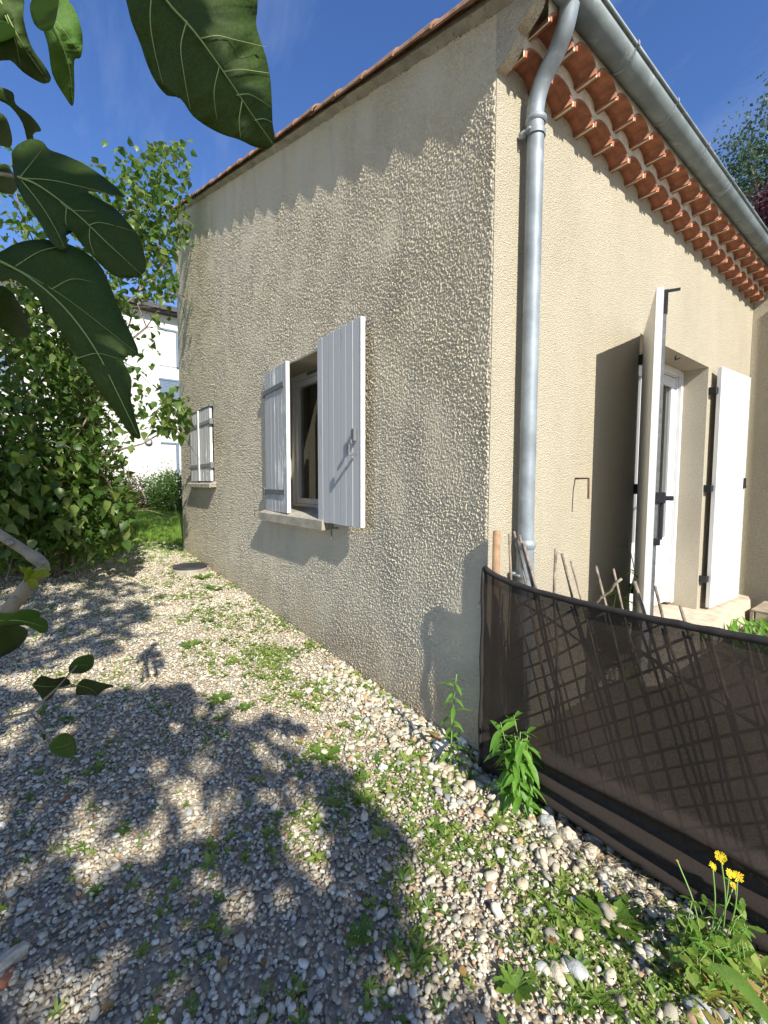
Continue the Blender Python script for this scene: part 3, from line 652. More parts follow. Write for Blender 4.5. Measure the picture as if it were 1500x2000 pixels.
def leaf_mass(name, P, size, mat, prof, parent=None, spread=1.0, kind=None):
    n = len(P); V0, F0 = prof; M3 = rotmats(n, spread=spread); s = size*rng.uniform(.65, 1.25, n)
    V = np.einsum('nij,kj->nki', M3, V0)*s[:, None, None]+P[:, None, :]
    Fc = F0[None]+(np.arange(n)*len(V0))[:, None, None]
    o = link(name, mesh_np(name, V.reshape(-1, 3), Fc.reshape(-1, F0.shape[1]), False, np.repeat(rng.random(n), len(F0))), mat, parent)
    if kind: o['kind'] = kind
    return o
LP_heart = leaf_profile(5, .36, 1.9, .25, .3); LP_small = leaf_profile(3, .33, 1.2, .2, .2); LP_long = leaf_profile(5, .13, 1.1, .3, .35)
def to_mesh(name, prof, mat, jit=0):
    me = mesh_np(name, prof[0], prof[1], True); me.materials.append(mat); return me

# ------------------------------------------------------------ lilac shrub on the left
def cluster_points(n, centres, sig):
    c = centres[rng.integers(0, len(centres), n)]; return c+rng.normal(0, 1, (n, 3))*sig
def limb(p0, p1, n=5, wob=.12):
    p0, p1 = Vector(p0), Vector(p1); L = (p1-p0).length
    return [p0.lerp(p1, i/n)+Vector([random.uniform(-1, 1)*wob*L*.25*(0 < i < n) for _ in range(3)])+Vector((0, 0, .12*L*math.sin(math.pi*i/n))) for i in range(n+1)]
def on_plane(px, py, X): return plane(px, py, 0, X)
def shrub(name, label, base, tips, extra_c, nleaf, size, mats, prof, nind, sig, group=None, cat='shrub', rad=.022):
    root = empty(name, base, label, cat, group); stem = MB(); cs = []
    for tp_ in tips:
        b = Vector(base)+Vector((random.uniform(-.25, .25), random.uniform(-.25, .25), -.02))
        pts = limb(b, tp_, 7, .25); stem.tube(pts, [rad*(1-.85*i/7) for i in range(8)], 6)
        for i in range(2, 8):
            for _ in range(3):
                q = pts[i]+Vector([random.gauss(0, .28) for _ in range(3)])*(1 if i < 7 else .35); cs.append(q)
                if random.random() < .6: stem.tube([pts[i], pts[i].lerp(q, .5)+Vector((0, 0, .05)), q], [.007, .005, .002], 4)
    stem.build('branches', MAT['twig'], root, True)
    cs = np.array([tuple(c) for c in cs]+[tuple(c) for c in extra_c])
    P = cluster_points(nleaf, cs, sig)
    return root, cs, P
def front_leaves(root, P, size, prof, mats, nind, tag_name='leaf'):
    """largest-in-view leaves as own parts, rest as one mass"""
    d = [(np.linalg.norm(p-CAM), i) for i, p in enumerate(P) if inview(p, 0)]
    d.sort(); own = [i for _, i in d[:nind]]; meshes = [to_mesh(tag_name, prof, m) for m in mats]
    for i in own:
        o = bpy.data.objects.new(tag_name, meshes[rng.integers(len(meshes))]); COL.objects.link(o); o.parent = root; o.matrix_parent_inverse = Matrix.Translation(-root.location)
        s = size*rng.uniform(.8, 1.3); o.location = P[i]; o.scale = (s, s, s); o.rotation_euler = (rng.normal(0, .5), rng.normal(.7, .4), rng.uniform(0, 6.28))
    keep = np.ones(len(P), bool); keep[own] = False; return P[keep]
tips = [on_plane(330, 285, -4.6), on_plane(362, 350, -4.6), on_plane(300, 420, -4.6), on_plane(350, 460, -4.4), on_plane(200, 380, -5.2), on_plane(100, 400, -5.2), on_plane(20, 330, -5.2),
        on_plane(300, 600, -4.5), on_plane(355, 790, -3.9), on_plane(200, 560, -4.8), on_plane(60, 520, -4.8), on_plane(230, 720, -4.5), on_plane(250, 850, -4.5), on_plane(270, 960, -4.3), on_plane(240, 1010, -4.3),
        on_plane(-120, 450, -4.5), on_plane(-200, 700, -4.0), on_plane(120, 900, -4.5), on_plane(30, 800, -4.3), on_plane(-80, 950, -4.0), on_plane(150, 700, -5.5)]
base = (-5.2, -1.75, gz(-5.2))
ex = [on_plane(x, y, X) for x, y, X in [(90, 650, -4.6), (150, 760, -4.6), (40, 720, -4.4), (200, 800, -4.6), (100, 850, -4.5), (230, 900, -4.6), (160, 950, -4.5), (60, 960, -4.3), (0, 900, -4.2), (250, 1000, -4.5), (180, 1030, -4.4), (100, 1030, -4.4), (30, 1030, -4.2), (130, 600, -5), (60, 600, -5), (200, 650, -5), (240, 1045, -4.3), (200, 470, -5), (120, 480, -5), (50, 450, -5), (280, 330, -4.6), (300, 370, -4.6), (320, 300, -4.6), (280, 480, -4.6), (250, 430, -4.8), (345, 810, -4.0), (320, 760, -4.1), (60, 780, -5.6), (140, 840, -5.6), (20, 860, -5.6), (200, 900, -5.6), (100, 930, -5.6), (200, 980, -5.4), (120, 1000, -5.4), (40, 1010, -5.2), (180, 740, -5.8), (90, 700, -5.8), (30, 620, -5.8), (220, 1020, -5.2), (150, 1060, -4.8), (60, 1070, -4.6), (250, 800, -5.5), (130, 680, -5.8), (350, 400, -4.5), (305, 500, -4.5), (290, 640, -4.5), (280, 700, -4.5)]*2]
lil, cs, P = shrub('lilac_shrub', 'tall leafy lilac-like shrub arching over the gravel at the left, branch reaching toward the house', base, tips, ex, 15500, .075, None, LP_heart, 260, .16)
# keep sky and far building clear where the photograph shows them
def clearpx(P, rects):
    out = []
    for p in P:
        x, y, z = proj(p); bad = any(a < x < c and b < y < d for a, b, c, d in rects)
        out.append(not bad)
    return P[np.array(out)]
CLR = [(375, 250, 700, 1300), (345, 480, 400, 770), (260, 0, 400, 270), (262, 850, 370, 1300), (100, 0, 300, 275), (308, 640, 400, 745), (0, 1115, 400, 1400)]
P = clearpx(P, CLR); P = P[P[:, 2] > .4]
def thin(P, boxes):
    out = []
    for p in P:
        x, y, z = proj(p); k = 1.
        for a, b, c, d, q in boxes:
            if a < x < c and b < y < d: k = min(k, q)
        out.append(rng.random() < k)
    return P[np.array(out)]
P = thin(P, [(366, 560, 440, 1000, 0), (250, 585, 400, 750, .12), (250, 860, 400, 960, .05), (200, 770, 300, 940, .35), (215, 600, 400, 770, .3), (100, 250, 400, 585, .85), (-50, 250, 150, 480, .6)])
P = front_leaves(lil, P, .108, LP_heart, [MAT['shrub'], MAT['shrub2']], 280)
h = rng.random(len(P)) < .70
leaf_mass('crown', P[h], .088, MAT['shrub'], LP_heart, lil, kind='stuff'); leaf_mass('crown_pale', P[~h], .088, MAT['shrub2'], LP_heart, lil, kind='stuff')
# second, denser shrub behind and to the left
def bush(name, label, c, r, n, size, mat, prof, cat='shrub', group=None, ncl=60, trunkh=None, clr=None):
    root = empty(name, (c[0], c[1], gz(c[0])), label, cat, group)
    u = rng.normal(0, 1, (ncl, 3)); u /= np.linalg.norm(u, axis=1)[:, None]; cs = np.array(c)+u*np.array(r)*rng.uniform(.35, 1.0, (ncl, 1))
    P = cluster_points(n, cs, np.array(r)*.17); P = P[P[:, 2] > gz(c[0])+.02]
    if clr: P = clearpx(P, clr)
    if len(P): leaf_mass('crown', P, size, mat, prof, root, kind='stuff')
    m = MB()
    for _ in range(5 if trunkh is None else 1):
        e = cs[rng.integers(ncl)]; b = Vector((c[0]+random.uniform(-.1, .1), c[1]+random.uniform(-.1, .1), gz(c[0])-.05)); m.tube(limb(b, e, 5, .15), [.03*max(1, r[2]*.6)*(1-.8*i/5) for i in range(6)], 6)
    if trunkh:
        for _ in range(9): e = cs[rng.integers(ncl)]; m.tube(limb((c[0], c[1], gz(c[0])+trunkh), e, 4, .1), [.05*(1-.8*i/4)*r[2]*.4 for i in range(5)], 6)
        m.tube([(c[0], c[1], gz(c[0])-.1), (c[0], c[1], gz(c[0])+trunkh)], [.09*r[2]*.5, .05*r[2]*.5], 8)
    m.build('trunk' if trunkh else 'stems', MAT['twig'], root, True)
    return root
CL2 = [(262, 0, 1500, 2000), (0, 0, 400, 560)]
bush('dense_shrub', 'dark dense shrub growing low behind the lilac at the far left', (-7.2, -3.1, 1.5), (1.6, 1.5, 1.3), 9000, .07, MAT['shrub'], LP_heart, clr=CL2)
bush('dense_shrub', 'dark shrub filling the shade left of the gravel, nearest the fig', (-5.0, -2.7, 1.2), (1.1, .8, 1.1), 6000, .07, MAT['shrub'], LP_heart, clr=CL2)
# hedge before the white building
bush('round_bush', 'bright green rounded bush at the far corner of the house', (-11.2, 1.0, 1.0), (.9, .85, .75), 9000, .055, MAT['hedgeg'], LP_small, clr=[(0, 0, 1500, 895)])
bush('purple_hedge', 'low reddish-purple hedge in front of the white building', (-11.8, -.9, 1.0), (.6, 2.4, .55), 14000, .06, MAT['hedgep'], LP_small, cat='hedge', ncl=120, clr=[(0, 0, 1500, 925)])
bush('green_hedge', 'green hedge running left below the white building', (-12.2, -4.6, 1.0), (.7, 2.4, .7), 7000, .06, MAT['hedgeg'], LP_small, cat='hedge', ncl=100)
# trees behind the roof at top right
d = ray(1480, 260); c = CAM+d/np.linalg.norm(d[:2])*17; bush('birch_tree', 'feathery blue-green tree rising behind the gutter', (c[0]+.2, c[1]+1.0, c[2]-1.6), (1.4, 1.6, 3.2), 14000, .11, MAT['birch'], LP_small, 'tree', trunkh=6, clr=None)
d = ray(1500, 390); c = CAM+d/np.linalg.norm(d[:2])*12; bush('plum_tree', 'dark purple-leaved tree behind the gutter at the right edge', (c[0]+.3, c[1]+.3, c[2]-.7), (.8, 1.0, 1.2), 7000, .08, MAT['plum'], LP_small, 'tree', trunkh=4)

# ------------------------------------------------------------ fig tree
fig = empty('fig_tree', (.1, -3.0, 0), 'fig tree with large dark lobed leaves hanging into the view from the left', 'tree')
def px3(px, py, dep): return Vector(CAM+ray(px, py)*dep)
def trace_leaf(poly, d0, grad=(0, 0), curl=.0, mat='fig', veins=None, vr=.0013, bumpy=.006, name='leaf'):
    """a real-size leaf whose outline passes through these sight lines, lying on its own tilted curved surface"""
    P = np.array(poly, float); c = P.mean(0); span = np.ptp(P, 0).max()
    def dep(x, y):
        u, v = (x-c[0])/span, (y-c[1])/span
        return d0*(1+grad[0]*u+grad[1]*v+curl*(u*u+v*v))+bumpy*d0*noise.noise(Vector((x*.02, y*.02, d0*9)))*2
    # smooth outline
    poly = [(a+noise.noise(Vector((a*.11, b*.11, 1)))*span*.012, b+noise.noise(Vector((a*.11, b*.11, 9)))*span*.012) for a, b in poly]
    Pc = curvepts([(a, b, 0) for a, b in poly]+[(poly[0][0], poly[0][1], 0)], 3)[:-1]
    bm = bmesh.new(); vs = [bm.verts.new((p.x, p.y, 0)) for p in Pc]; f = bm.faces.new(vs)
    bmesh.ops.triangulate(bm, faces=[f])
    for _ in range(2): 
        bmesh.ops.subdivide_edges(bm, edges=[e for e in bm.edges if e.calc_length() > span*.06], cuts=1, use_grid_fill=False); bmesh.ops.triangulate(bm, faces=bm.faces[:])
    vpx = veins or []
    def vd(x, y):
        b = 1e9
        for ln in vpx:
            for (x0, y0), (x1, y1) in zip(ln[:-1], ln[1:]):
                L2 = (x1-x0)**2+(y1-y0)**2+1e-6; tt = max(0, min(1, ((x-x0)*(x1-x0)+(y-y0)*(y1-y0))/L2)); b = min(b, math.hypot(x-x0-tt*(x1-x0), y-y0-tt*(y1-y0)))
        return b
    sunk = lambda x, y: .014*d0*min(1, vd(x, y)/(span*.08))**.7 if vpx else 0
    for v in bm.verts: x, y = v.co.x, v.co.y; v.co = px3(x, y, dep(x, y)+sunk(x, y))
    me = bpy.data.meshes.new(name); bm.to_mesh(me); bm.free(); me.polygons.foreach_set('use_smooth', [True]*len(me.polygons))
    lf = link(name, me, MAT[mat], fig)
    md = lf.modifiers.new('thickness', 'SOLIDIFY'); md.thickness = .0006
    if vpx:
        m = MB()
        for k, ln in enumerate(vpx):
            pts = curvepts([px3(x, y, dep(x, y)-.0006) for x, y in ln], 4); r0 = vr*(1 if k == 0 else .5); n_ = len(pts)-1
            m.tube(pts, [r0*(1-.75*i/n_) for i in range(n_+1)], 5)
        m.build('veins', MAT['vein'], lf, True)
    return lf
trace_leaf([(245, -5), (258, 40), (275, 85), (290, 130), (305, 165), (325, 186), (350, 194), (375, 225), (405, 248), (440, 265), (470, 277), (500, 288), (525, 290), (537, 272), (533, 240), (531, 200), (527, 150), (520, 110), (505, 72), (500, 45), (503, 15), (500, -30), (470, -90), (400, -140), (320, -130), (260, -70)], .42, (.25, .1), .12,
           veins=[[(300, -60), (325, 0), (380, 62), (440, 145), (490, 220), (534, 282)], [(392, 75), (425, 70), (460, 78), (520, 92)], [(436, 140), (470, 136), (505, 140), (526, 143)], [(462, 186), (490, 185), (531, 210)], [(497, 235), (515, 232), (534, 240)], [(365, 40), (353, 90), (360, 150), (372, 215)], [(300, -40), (293, 30), (300, 90), (318, 165)], [(428, 130), (418, 180), (424, 235)], [(473, 195), (467, 235), (470, 270)], [(350, -10), (400, -30), (470, -10), (500, 0)]])
trace_leaf([(22, 300), (35, 283), (60, 273), (85, 278), (98, 293), (130, 305), (165, 322), (200, 345), (228, 368), (243, 386), (215, 381), (188, 376), (172, 374), (178, 382), (200, 393), (228, 410), (255, 440), (272, 465), (282, 500), (284, 525), (275, 538), (255, 543), (225, 540), (200, 520), (180, 500), (160, 480), (143, 455), (126, 440), (131, 470), (131, 484), (122, 489), (100, 477), (82, 442), (60, 410), (42, 385), (28, 350)], .50, (.2, -.15), .15,
           veins=[[(35, 345), (80, 365), (150, 418), (210, 475), (275, 535)], [(40, 348), (100, 352), (160, 365), (238, 385)], [(42, 352), (80, 400), (110, 450), (126, 484)], [(118, 395), (140, 410), (185, 412)], [(172, 440), (200, 435), (262, 452)], [(40, 345), (60, 320), (80, 295)], [(130, 402), (128, 430), (131, 440)], [(175, 445), (175, 470), (185, 500)]])
trace_leaf([(-30, 520), (0, 495), (35, 478), (70, 470), (105, 470), (150, 482), (190, 515), (215, 560), (235, 610), (256, 652), (268, 690), (250, 694), (228, 690), (240, 705), (250, 722), (256, 745), (256, 780), (265, 815), (274, 856), (256, 848), (230, 814), (192, 760), (153, 700), (105, 627), (62, 568), (20, 545), (-30, 560)], .46, (.2, -.1), .15,
           veins=[[(-10, 505), (55, 540), (125, 600), (185, 680), (228, 765), (268, 848)], [(0, 508), (60, 540), (140, 590), (265, 688)], [(30, 520), (80, 490), (130, 480)], [(100, 565), (140, 545), (180, 550)], [(150, 700), (190, 690), (230, 700)]])
trace_leaf([(58, -10), (72, 25), (92, 85), (103, 145), (128, 192), (142, 206), (146, 170), (145, 118), (158, 111), (162, 70), (150, 25), (132, 0), (100, -20)], .72, (.1, .1), .1, 'fig_lit', veins=[[(80, -10), (110, 60), (135, 130), (142, 200)], [(98, 30), (125, 60), (158, 105)]])
trace_leaf([(-20, -20), (42, -10), (46, 38), (60, 88), (84, 125), (98, 150), (90, 163), (70, 156), (45, 140), (20, 117), (-20, 108)], .62, (.1, .1), .1, veins=[[(0, 0), (40, 80), (92, 158)], [(10, 30), (30, 80), (40, 130)]])
trace_leaf([(72, -12), (112, -15), (112, 20), (104, 52), (85, 60), (66, 45), (58, 10)], .55, (.1, .3), .1, 'fig_lit')
trace_leaf([(-20, 45), (5, 40), (28, 55), (26, 75), (10, 85), (-20, 84)], .55, (.1, .3), .1, 'fig_lit')  # lit overlay on the leaf behind, shaped as a small paler leaf
trace_leaf([(-10, 166), (24, 180), (30, 203), (60, 225), (79, 252), (72, 257), (58, 247), (66, 271), (54, 276), (44, 240), (20, 208), (-10, 190)], .6, (.1, .1), .1)
trace_leaf([(-10, 215), (12, 230), (23, 268), (20, 286), (8, 285), (-10, 275)], .6, (.1, .1), .1)
trace_leaf([(-15, 330), (10, 320), (28, 345), (32, 370), (15, 378), (-15, 365)], .6, (.1, .1), .1)
trace_leaf([(-40, 560), (10, 560), (40, 600), (60, 650), (30, 660), (0, 640), (-40, 620)], .52, (.1, .1), .1)
trace_leaf([(-30, 1190), (20, 1198), (45, 1190), (72, 1192), (78, 1200), (60, 1204), (84, 1206), (93, 1216), (93, 1230), (80, 1235), (52, 1222), (22, 1222), (-30, 1225)], .80, (.1, .3), .1, 'fig_lit', veins=[[(-10, 1212), (40, 1212), (90, 1225)]])
trace_leaf([(-30, 1215), (20, 1218), (48, 1226), (52, 1242), (30, 1268), (-5, 1285), (-30, 1280)], .86, (.1, .1), .1)
for pl_, mt in (([(134, 1302), (150, 1284), (180, 1279), (182, 1300), (165, 1314), (137, 1314)], 'fig_lit'), ([(62, 1338), (80, 1320), (105, 1325), (127, 1322), (138, 1336), (115, 1344), (100, 1362), (86, 1370), (74, 1352)], 'fig'),
                ([(150, 1338), (165, 1325), (195, 1333), (224, 1340), (205, 1346), (190, 1358), (175, 1356), (162, 1345), (156, 1358), (148, 1354)], 'fig'), ([(93, 1462), (108, 1440), (128, 1431), (147, 1445), (148, 1468), (136, 1480), (112, 1474)], 'fig_lit'), ([(78, 1430), (92, 1437), (86, 1446)], 'fig')):
    trace_leaf(pl_, .95, (.1, .3), .1, mt, vr=.0008, veins=[[pl_[0], (sum(p[0] for p in pl_)/len(pl_), sum(p[1] for p in pl_)/len(pl_)), pl_[len(pl_)//2]]])
for k, pl_ in enumerate(([(36, 1104), (46, 1108), (58, 1110), (62, 1124), (54, 1140), (46, 1136), (48, 1122), (40, 1113)], [(52, 1135), (62, 1130), (73, 1134), (74, 1146), (66, 1150), (56, 1146)], [(60, 1126), (70, 1116), (84, 1110), (97, 1112), (88, 1117), (99, 1121), (90, 1126), (74, 1130)], [(48, 1115), (58, 1108), (68, 1116), (70, 1132), (60, 1138), (50, 1130)])):
    trace_leaf(pl_, .99+.008*k, (.1, .2), .05, 'fig_young', bumpy=.002)
# fig wood: the crooked pale branch plus hidden trunk and limbs overhead
m = MB()
br = curvepts([px3(-160, 935, 1.0), px3(-60, 1003, 1.03), px3(0, 1044, 1.05), px3(40, 1070, 1.07), px3(72, 1092, 1.085), px3(84, 1104, 1.09), px3(80, 1118, 1.095), px3(52, 1148, 1.11), px3(8, 1203, 1.13), px3(-60, 1285, 1.14), px3(-120, 1350, 1.15)], 5)
m.tube(br, [.0115 if i < 18 else (.0150 if i < 22 else .0135 if i < 30 else .0175)+.0012*noise.noise(Vector((i*.9, 2, 1))) for i in range(len(br))], 12)
for q_ in ((20, 1060, 1.05), (84, 1098, 1.07), (30, 1170, 1.10)): blob(m, px3(*q_), .010, 1)
basef = Vector((.0, -3.1, 0))
m.tube(curvepts([br[-1], br[-1]+Vector((.05, -.3, -.25)), basef+Vector((-.1, .1, .25)), basef], 4), [.027]*4+[.035]*4+[.05]*5, 10)
m.tube(limb(basef, (.4, -3.2, 1.6), 5, .1), [.06, .055, .05, .045, .042, .04], 10)
top = Vector((.4, -3.2, 1.6))
limbs = [(2.2, -3.0, 2.9), (1.5, -2.6, 3.2), (3.2, -2.2, 3.4), (.8, -3.6, 3.3), (3.9, -3.0, 3.0), (4.4, -2.0, 3.8), (-.8, -3.6, 3.2), (2.2, -1.9, 3.6)]
for L_ in limbs: m.tube(limb(top, L_, 6, .12), [.035*(1-.7*i/6) for i in range(7)], 8)
# petioles
for a, b, dp in (((-40, 520), (-10, 505), .46), ((-60, 330), (40, 346), .5), ((240, -200), (300, -60), .42), ((90, 1430), (95, 1460), .95), ((-40, 1290), (0, 1210), .82)): m.tube([px3(*a, dp*1.02), px3(*b, dp)], .0022, 6)
m.tube([px3(-60, 1420, .95), px3(60, 1390, .95), px3(110, 1345, .95), px3(160, 1338, .95)], [.004, .003, .0025, .002], 6)
m.tube([px3(60, 1390, .95), px3(90, 1433, .95), px3(110, 1450, .95)], .002, 6); m.tube([px3(110, 1345, .95), px3(150, 1300, .95)], .002, 6)
m.build('trunk', MAT['bark'], fig, True)
# fig crown above and behind the camera: lobed leaves that throw the dappled shade
def fig_profile():
    base_ = [(0, 0), (-.08, .16), (.02, .36), (.22, .44), (.34, .40), (.38, .22), (.55, .30), (.72, .30), (.78, .18), (1, 0)]
    V = [(x, y, .12*y-.2*x*x) for x, y in base_]+[(x, -y, .12*y-.2*x*x) for x, y in base_[1:-1][::-1]]
    n = len(V); V.append((.4, 0, -.03)); return np.array(V), np.array([(i, (i+1) % n, n) for i in range(n)])
FP = fig_profile()
def inpoly(x, y, poly):
    c = False; n = len(poly)
    for i in range(n):
        x0, y0 = poly[i]; x1, y1 = poly[i-1]
        if (y0 > y) != (y1 > y) and x < (x1-x0)*(y-y0)/(y1-y0)+x0: c = not c
    return c
shade = [  # zones of the ground in shade (world metres) and leaf counts
    ([(-2.1, -1.95), (-1.85, -1.62), (-1.60, -1.16), (-1.05, -.78), (-.64, -.64), (-.12, -.62), (.2, -.76), (.52, -.86), (.72, -.84), (1.1, -1.3), (1.2, -2.6), (-1.6, -2.8), (-2.1, -2.3)], 1250, (2.4, 6.0)),
    ([(-6.4, -2.2), (-4.6, -1.1), (-3.7, -.72), (-2.6, -1.12), (-2.3, -1.5), (-2.3, -2.1), (-4, -2.8)], 700, (2.4, 7.0)),
    ([(-7.5, -3.2), (-7.5, -1.0), (-4.6, -.6), (-4.2, -3.2)], 150, (4.5, 8))]
def nearview(P):
    v = np.array(P, float)-CAM; z = v@FW
    if z < -.15: return False
    z = max(z, .05); x, y = CX+F*(v@RT)/z, CY-F*(v@UP)/z; m_ = 60+F*.25/z
    return -m_ < x < 1500+m_ and -m_ < y < 2000+m_
sv = SUN/SUN[2]; pts = []
for poly, cnt, (h0, h1) in shade:
    k = 0; tries = 0; bx = [min(p[0] for p in poly), max(p[0] for p in poly)]; by = [min(p[1] for p in poly), max(p[1] for p in poly)]
    while k < cnt and tries < 60000:
        tries += 1; x, y = rng.uniform(*bx), rng.uniform(*by)
        if not inpoly(x, y, poly): continue
        g = noise.noise(Vector((x*5., y*5., 3.3)))
        if g > .26 and rng.random() < .93: continue
        hh = rng.uniform(h0, h1); Pt = np.array([x, y, gz(x)])+sv*hh
        if nearview(Pt) or Pt[2] > 4.9*abs(Pt[1])-.5 or np.linalg.norm(Pt-CAM) < .35: continue
        pts.append(Pt); k += 1
for _ in range(900):   # boughs whose shade falls on the lilac
    q = plane(rng.uniform(-150, 185), rng.uniform(560, 1120), 0, rng.uniform(-5.4, -4.3)); g = noise.noise(Vector((q[1]*2.2, q[2]*2.2, 1.7)))
    if g > .12 and rng.random() < .8: continue
    q = q+SUN*rng.uniform(4.0, 8.0)
    if not nearview(q) and q[2] < 4.4*abs(q[1])-.5: pts.append(q)
# leaves that shade the hanging leaves near the lens
for c_, d_, nn_ in (((360, 60), .42, 5), ((150, 430), .5, 7), ((150, 620), .46, 8), ((90, 90), .65, 5), ((60, 1330), .95, 4), ((30, 1250), .85, 3)):
    for _ in range(nn_):
        for _t in range(30):
            q = np.array(px3(c_[0]+rng.uniform(-110, 110), c_[1]+rng.uniform(-110, 110), d_))+SUN*rng.uniform(.35, 2.2)
            if not nearview(q): pts.append(q); break
pts = np.array(pts)
leaf_mass('crown', pts, .155, MAT['fig'], FP, fig, spread=.7, kind='stuff')

# ------------------------------------------------------------ gravel: instanced pebbles
def proto_col(name, n, maker):
    c = bpy.data.collections.new(name); objs = []
    for i in range(n):
        me = maker(i); o = bpy.data.objects.new(name+'_piece', me); c.objects.link(o); objs.append(o)
    return c
def scatter(name, P, rot, sca, idx, coll, label=None, parent=None):
    me = bpy.data.meshes.new(name); me.vertices.add(len(P)); me.vertices.foreach_set('co', P.astype(np.float32).ravel())
    for nm, typ, dat in (('rot', 'FLOAT_VECTOR', rot), ('sca', 'FLOAT_VECTOR', sca)): a = me.attributes.new(nm, typ, 'POINT'); a.data.foreach_set('vector', dat.astype(np.float32).ravel())
    a = me.attributes.new('idx', 'INT', 'POINT'); a.data.foreach_set('value', idx.astype(np.int32))
    o = bpy.data.objects.new(name, me); COL.objects.link(o); o['kind'] = 'stuff'
    if parent: o.parent = parent
    ng = bpy.data.node_groups.new(name, 'GeometryNodeTree'); ng.interface.new_socket('Geometry', in_out='INPUT', socket_type='NodeSocketGeometry'); ng.interface.new_socket('Geometry', in_out='OUTPUT', socket_type='NodeSocketGeometry')
    N = ng.nodes; gi = N.new('NodeGroupInput'); go = N.new('NodeGroupOutput'); ip = N.new('GeometryNodeInstanceOnPoints'); ci = N.new('GeometryNodeCollectionInfo')
    ci.inputs['Collection'].default_value = coll; ci.inputs['Separate Children'].default_value = True; ci.inputs['Reset Children'].default_value = True
    def na(nm, ty): q = N.new('GeometryNodeInputNamedAttribute'); q.data_type = ty; q.inputs[0].default_value = nm; return [s for s in q.outputs if s.name == 'Attribute' and s.enabled][0]
    e2r = N.new('FunctionNodeEulerToRotation'); Lk = ng.links.new
    Lk(na('rot', 'FLOAT_VECTOR'), e2r.inputs[0]); Lk(e2r.outputs[0], ip.inputs['Rotation']); Lk(na('sca', 'FLOAT_VECTOR'), ip.inputs['Scale']); Lk(na('idx', 'INT'), ip.inputs['Instance Index'])
    ip.inputs['Pick Instance'].default_value = True; Lk(gi.outputs[0], ip.inputs['Points']); Lk(ci.outputs[0], ip.inputs['Instance']); Lk(ip.outputs[0], go.inputs[0])
    md = o.modifiers.new('scatter', 'NODES'); md.node_group = ng
    return tag(o, label)
def pebble_mesh(i):
    bm = bmesh.new(); bmesh.ops.create_icosphere(bm, subdivisions=2, radius=1); r = random.Random(i)
    off = Vector((r.uniform(0, 50), r.uniform(0, 50), 0))
    for v in bm.verts:
        p = v.co.copy(); k = 1+.42*noise.noise(p*.9+off)+.10*noise.noise(p*2.6+off)
        if i % 3 == 0: p = Vector([math.copysign(abs(q)**.7, q) for q in p])
        v.co = Vector((p.x*1.0*k, p.y*(.65+.2*r.random())*k, p.z*(.42+.2*r.random())*k))
    me = bpy.data.meshes.new('pebble'); bm.to_mesh(me); bm.free(); me.polygons.foreach_set('use_smooth', [True]*len(me.polygons)); me.materials.append(MAT['pebble']); return me
pc = proto_col('pebbles', 9, pebble_mesh)
def gravel_pts(n, x0, x1, y0, y1, smin, smax, skew):
    X = rng.uniform(x0, x1, n); Y = rng.uniform(y0, y1, n); s = smin+(smax-smin)*rng.random(n)**skew
    return X, Y, s
sets = [gravel_pts(72000, -3.2, 1.6, -2.7, .03, .0036, .0105, 1.7), gravel_pts(34000, -6.8, -3.0, -2.6, -.004, .005, .012, 1.5), gravel_pts(2200, -3.2, 1.6, -2.6, .02, .011, .019, 1.8), gravel_pts(9000, 1.2, 3.4, -3, -.05, .006, .016, 1.4), gravel_pts(7000, -4, 1.6, -4.2, -2.5, .008, .018, 1.4)]
# coarser stones along the net and the corner
xq = rng.uniform(-1.3, 1.6, 900); yq = -.02-np.abs(rng.normal(0, .20, 900)); sets.append((xq, yq, rng.uniform(.012, .026, 900)))
X = np.concatenate([s[0] for s in sets]); Y = np.concatenate([s[1] for s in sets]); s = np.concatenate([q[2] for q in sets])
# lawn edge: thin out gravel there
kp = (X > -5.6+.6*np.sin(Y*3)) | (rng.random(len(X)) < .15); X, Y, s = X[kp], Y[kp], s[kp]
kp = ~((X < 0) & (Y > -.004)); X, Y, s = X[kp], Y[kp], s[kp]
GZ = np.array([gz(x) for x in X]); n = len(X)
Zp = GZ+s*rng.uniform(.0, .55, n)+rng.uniform(0, .006, n)
rot = np.stack([rng.normal(0, .35, n), rng.normal(0, .35, n), rng.uniform(0, 6.28, n)], -1); sca = s[:, None]*rng.uniform(.8, 1.2, (n, 3))
scatter('gravel', np.stack([X, Y, Zp], -1), rot, sca, rng.integers(0, 9, n), pc)

# individually recognisable stones
def stone(name, px, py, r, mat, label, sq=(1, .8, .6), seed=0, angular=False, group='larger stones lying along the foot of the net and wall'):
    P = G(px, py); bm = bmesh.new(); bmesh.ops.create_icosphere(bm, subdivisions=3, radius=1); off = Vector((seed*3.1, seed*1.7, 0)); rz = Matrix.Rotation(seed*1.3, 3, 'Z')
    for v in bm.verts:
        p = v.co.copy()
        if angular: p = Vector([math.copysign(abs(q)**.55, q) for q in p])
        k = 1+.35*noise.noise(p*1.1+off)+.12*noise.noise(p*3+off)+(.06*noise.noise(p*7+off))
        v.co = rz@Vector((p.x*sq[0]*k*r, p.y*sq[1]*k*r, p.z*sq[2]*k*r))
    me = bpy.data.meshes.new(name); bm.to_mesh(me); bm.free(); me.polygons.foreach_set('use_smooth', [not angular]*len(me.polygons))
    o = link(name, me, MAT[mat]); o.location = P+Vector((0, 0, r*sq[2]*.4)); o.scale = (.88, .88, .88); tag(o, label, 'stone', group); return o
stone('stone', 862, 1462, .040, 'rock_white', 'chalky white angular stone behind the tall thin weed at the wall corner', (1.3, .8, .6), 1, True)
stone('stone', 905, 1455, .034, 'rock_white', 'pale squarish stone right of the white one, in the corner shade', (.9, 1, .8), 2, True)
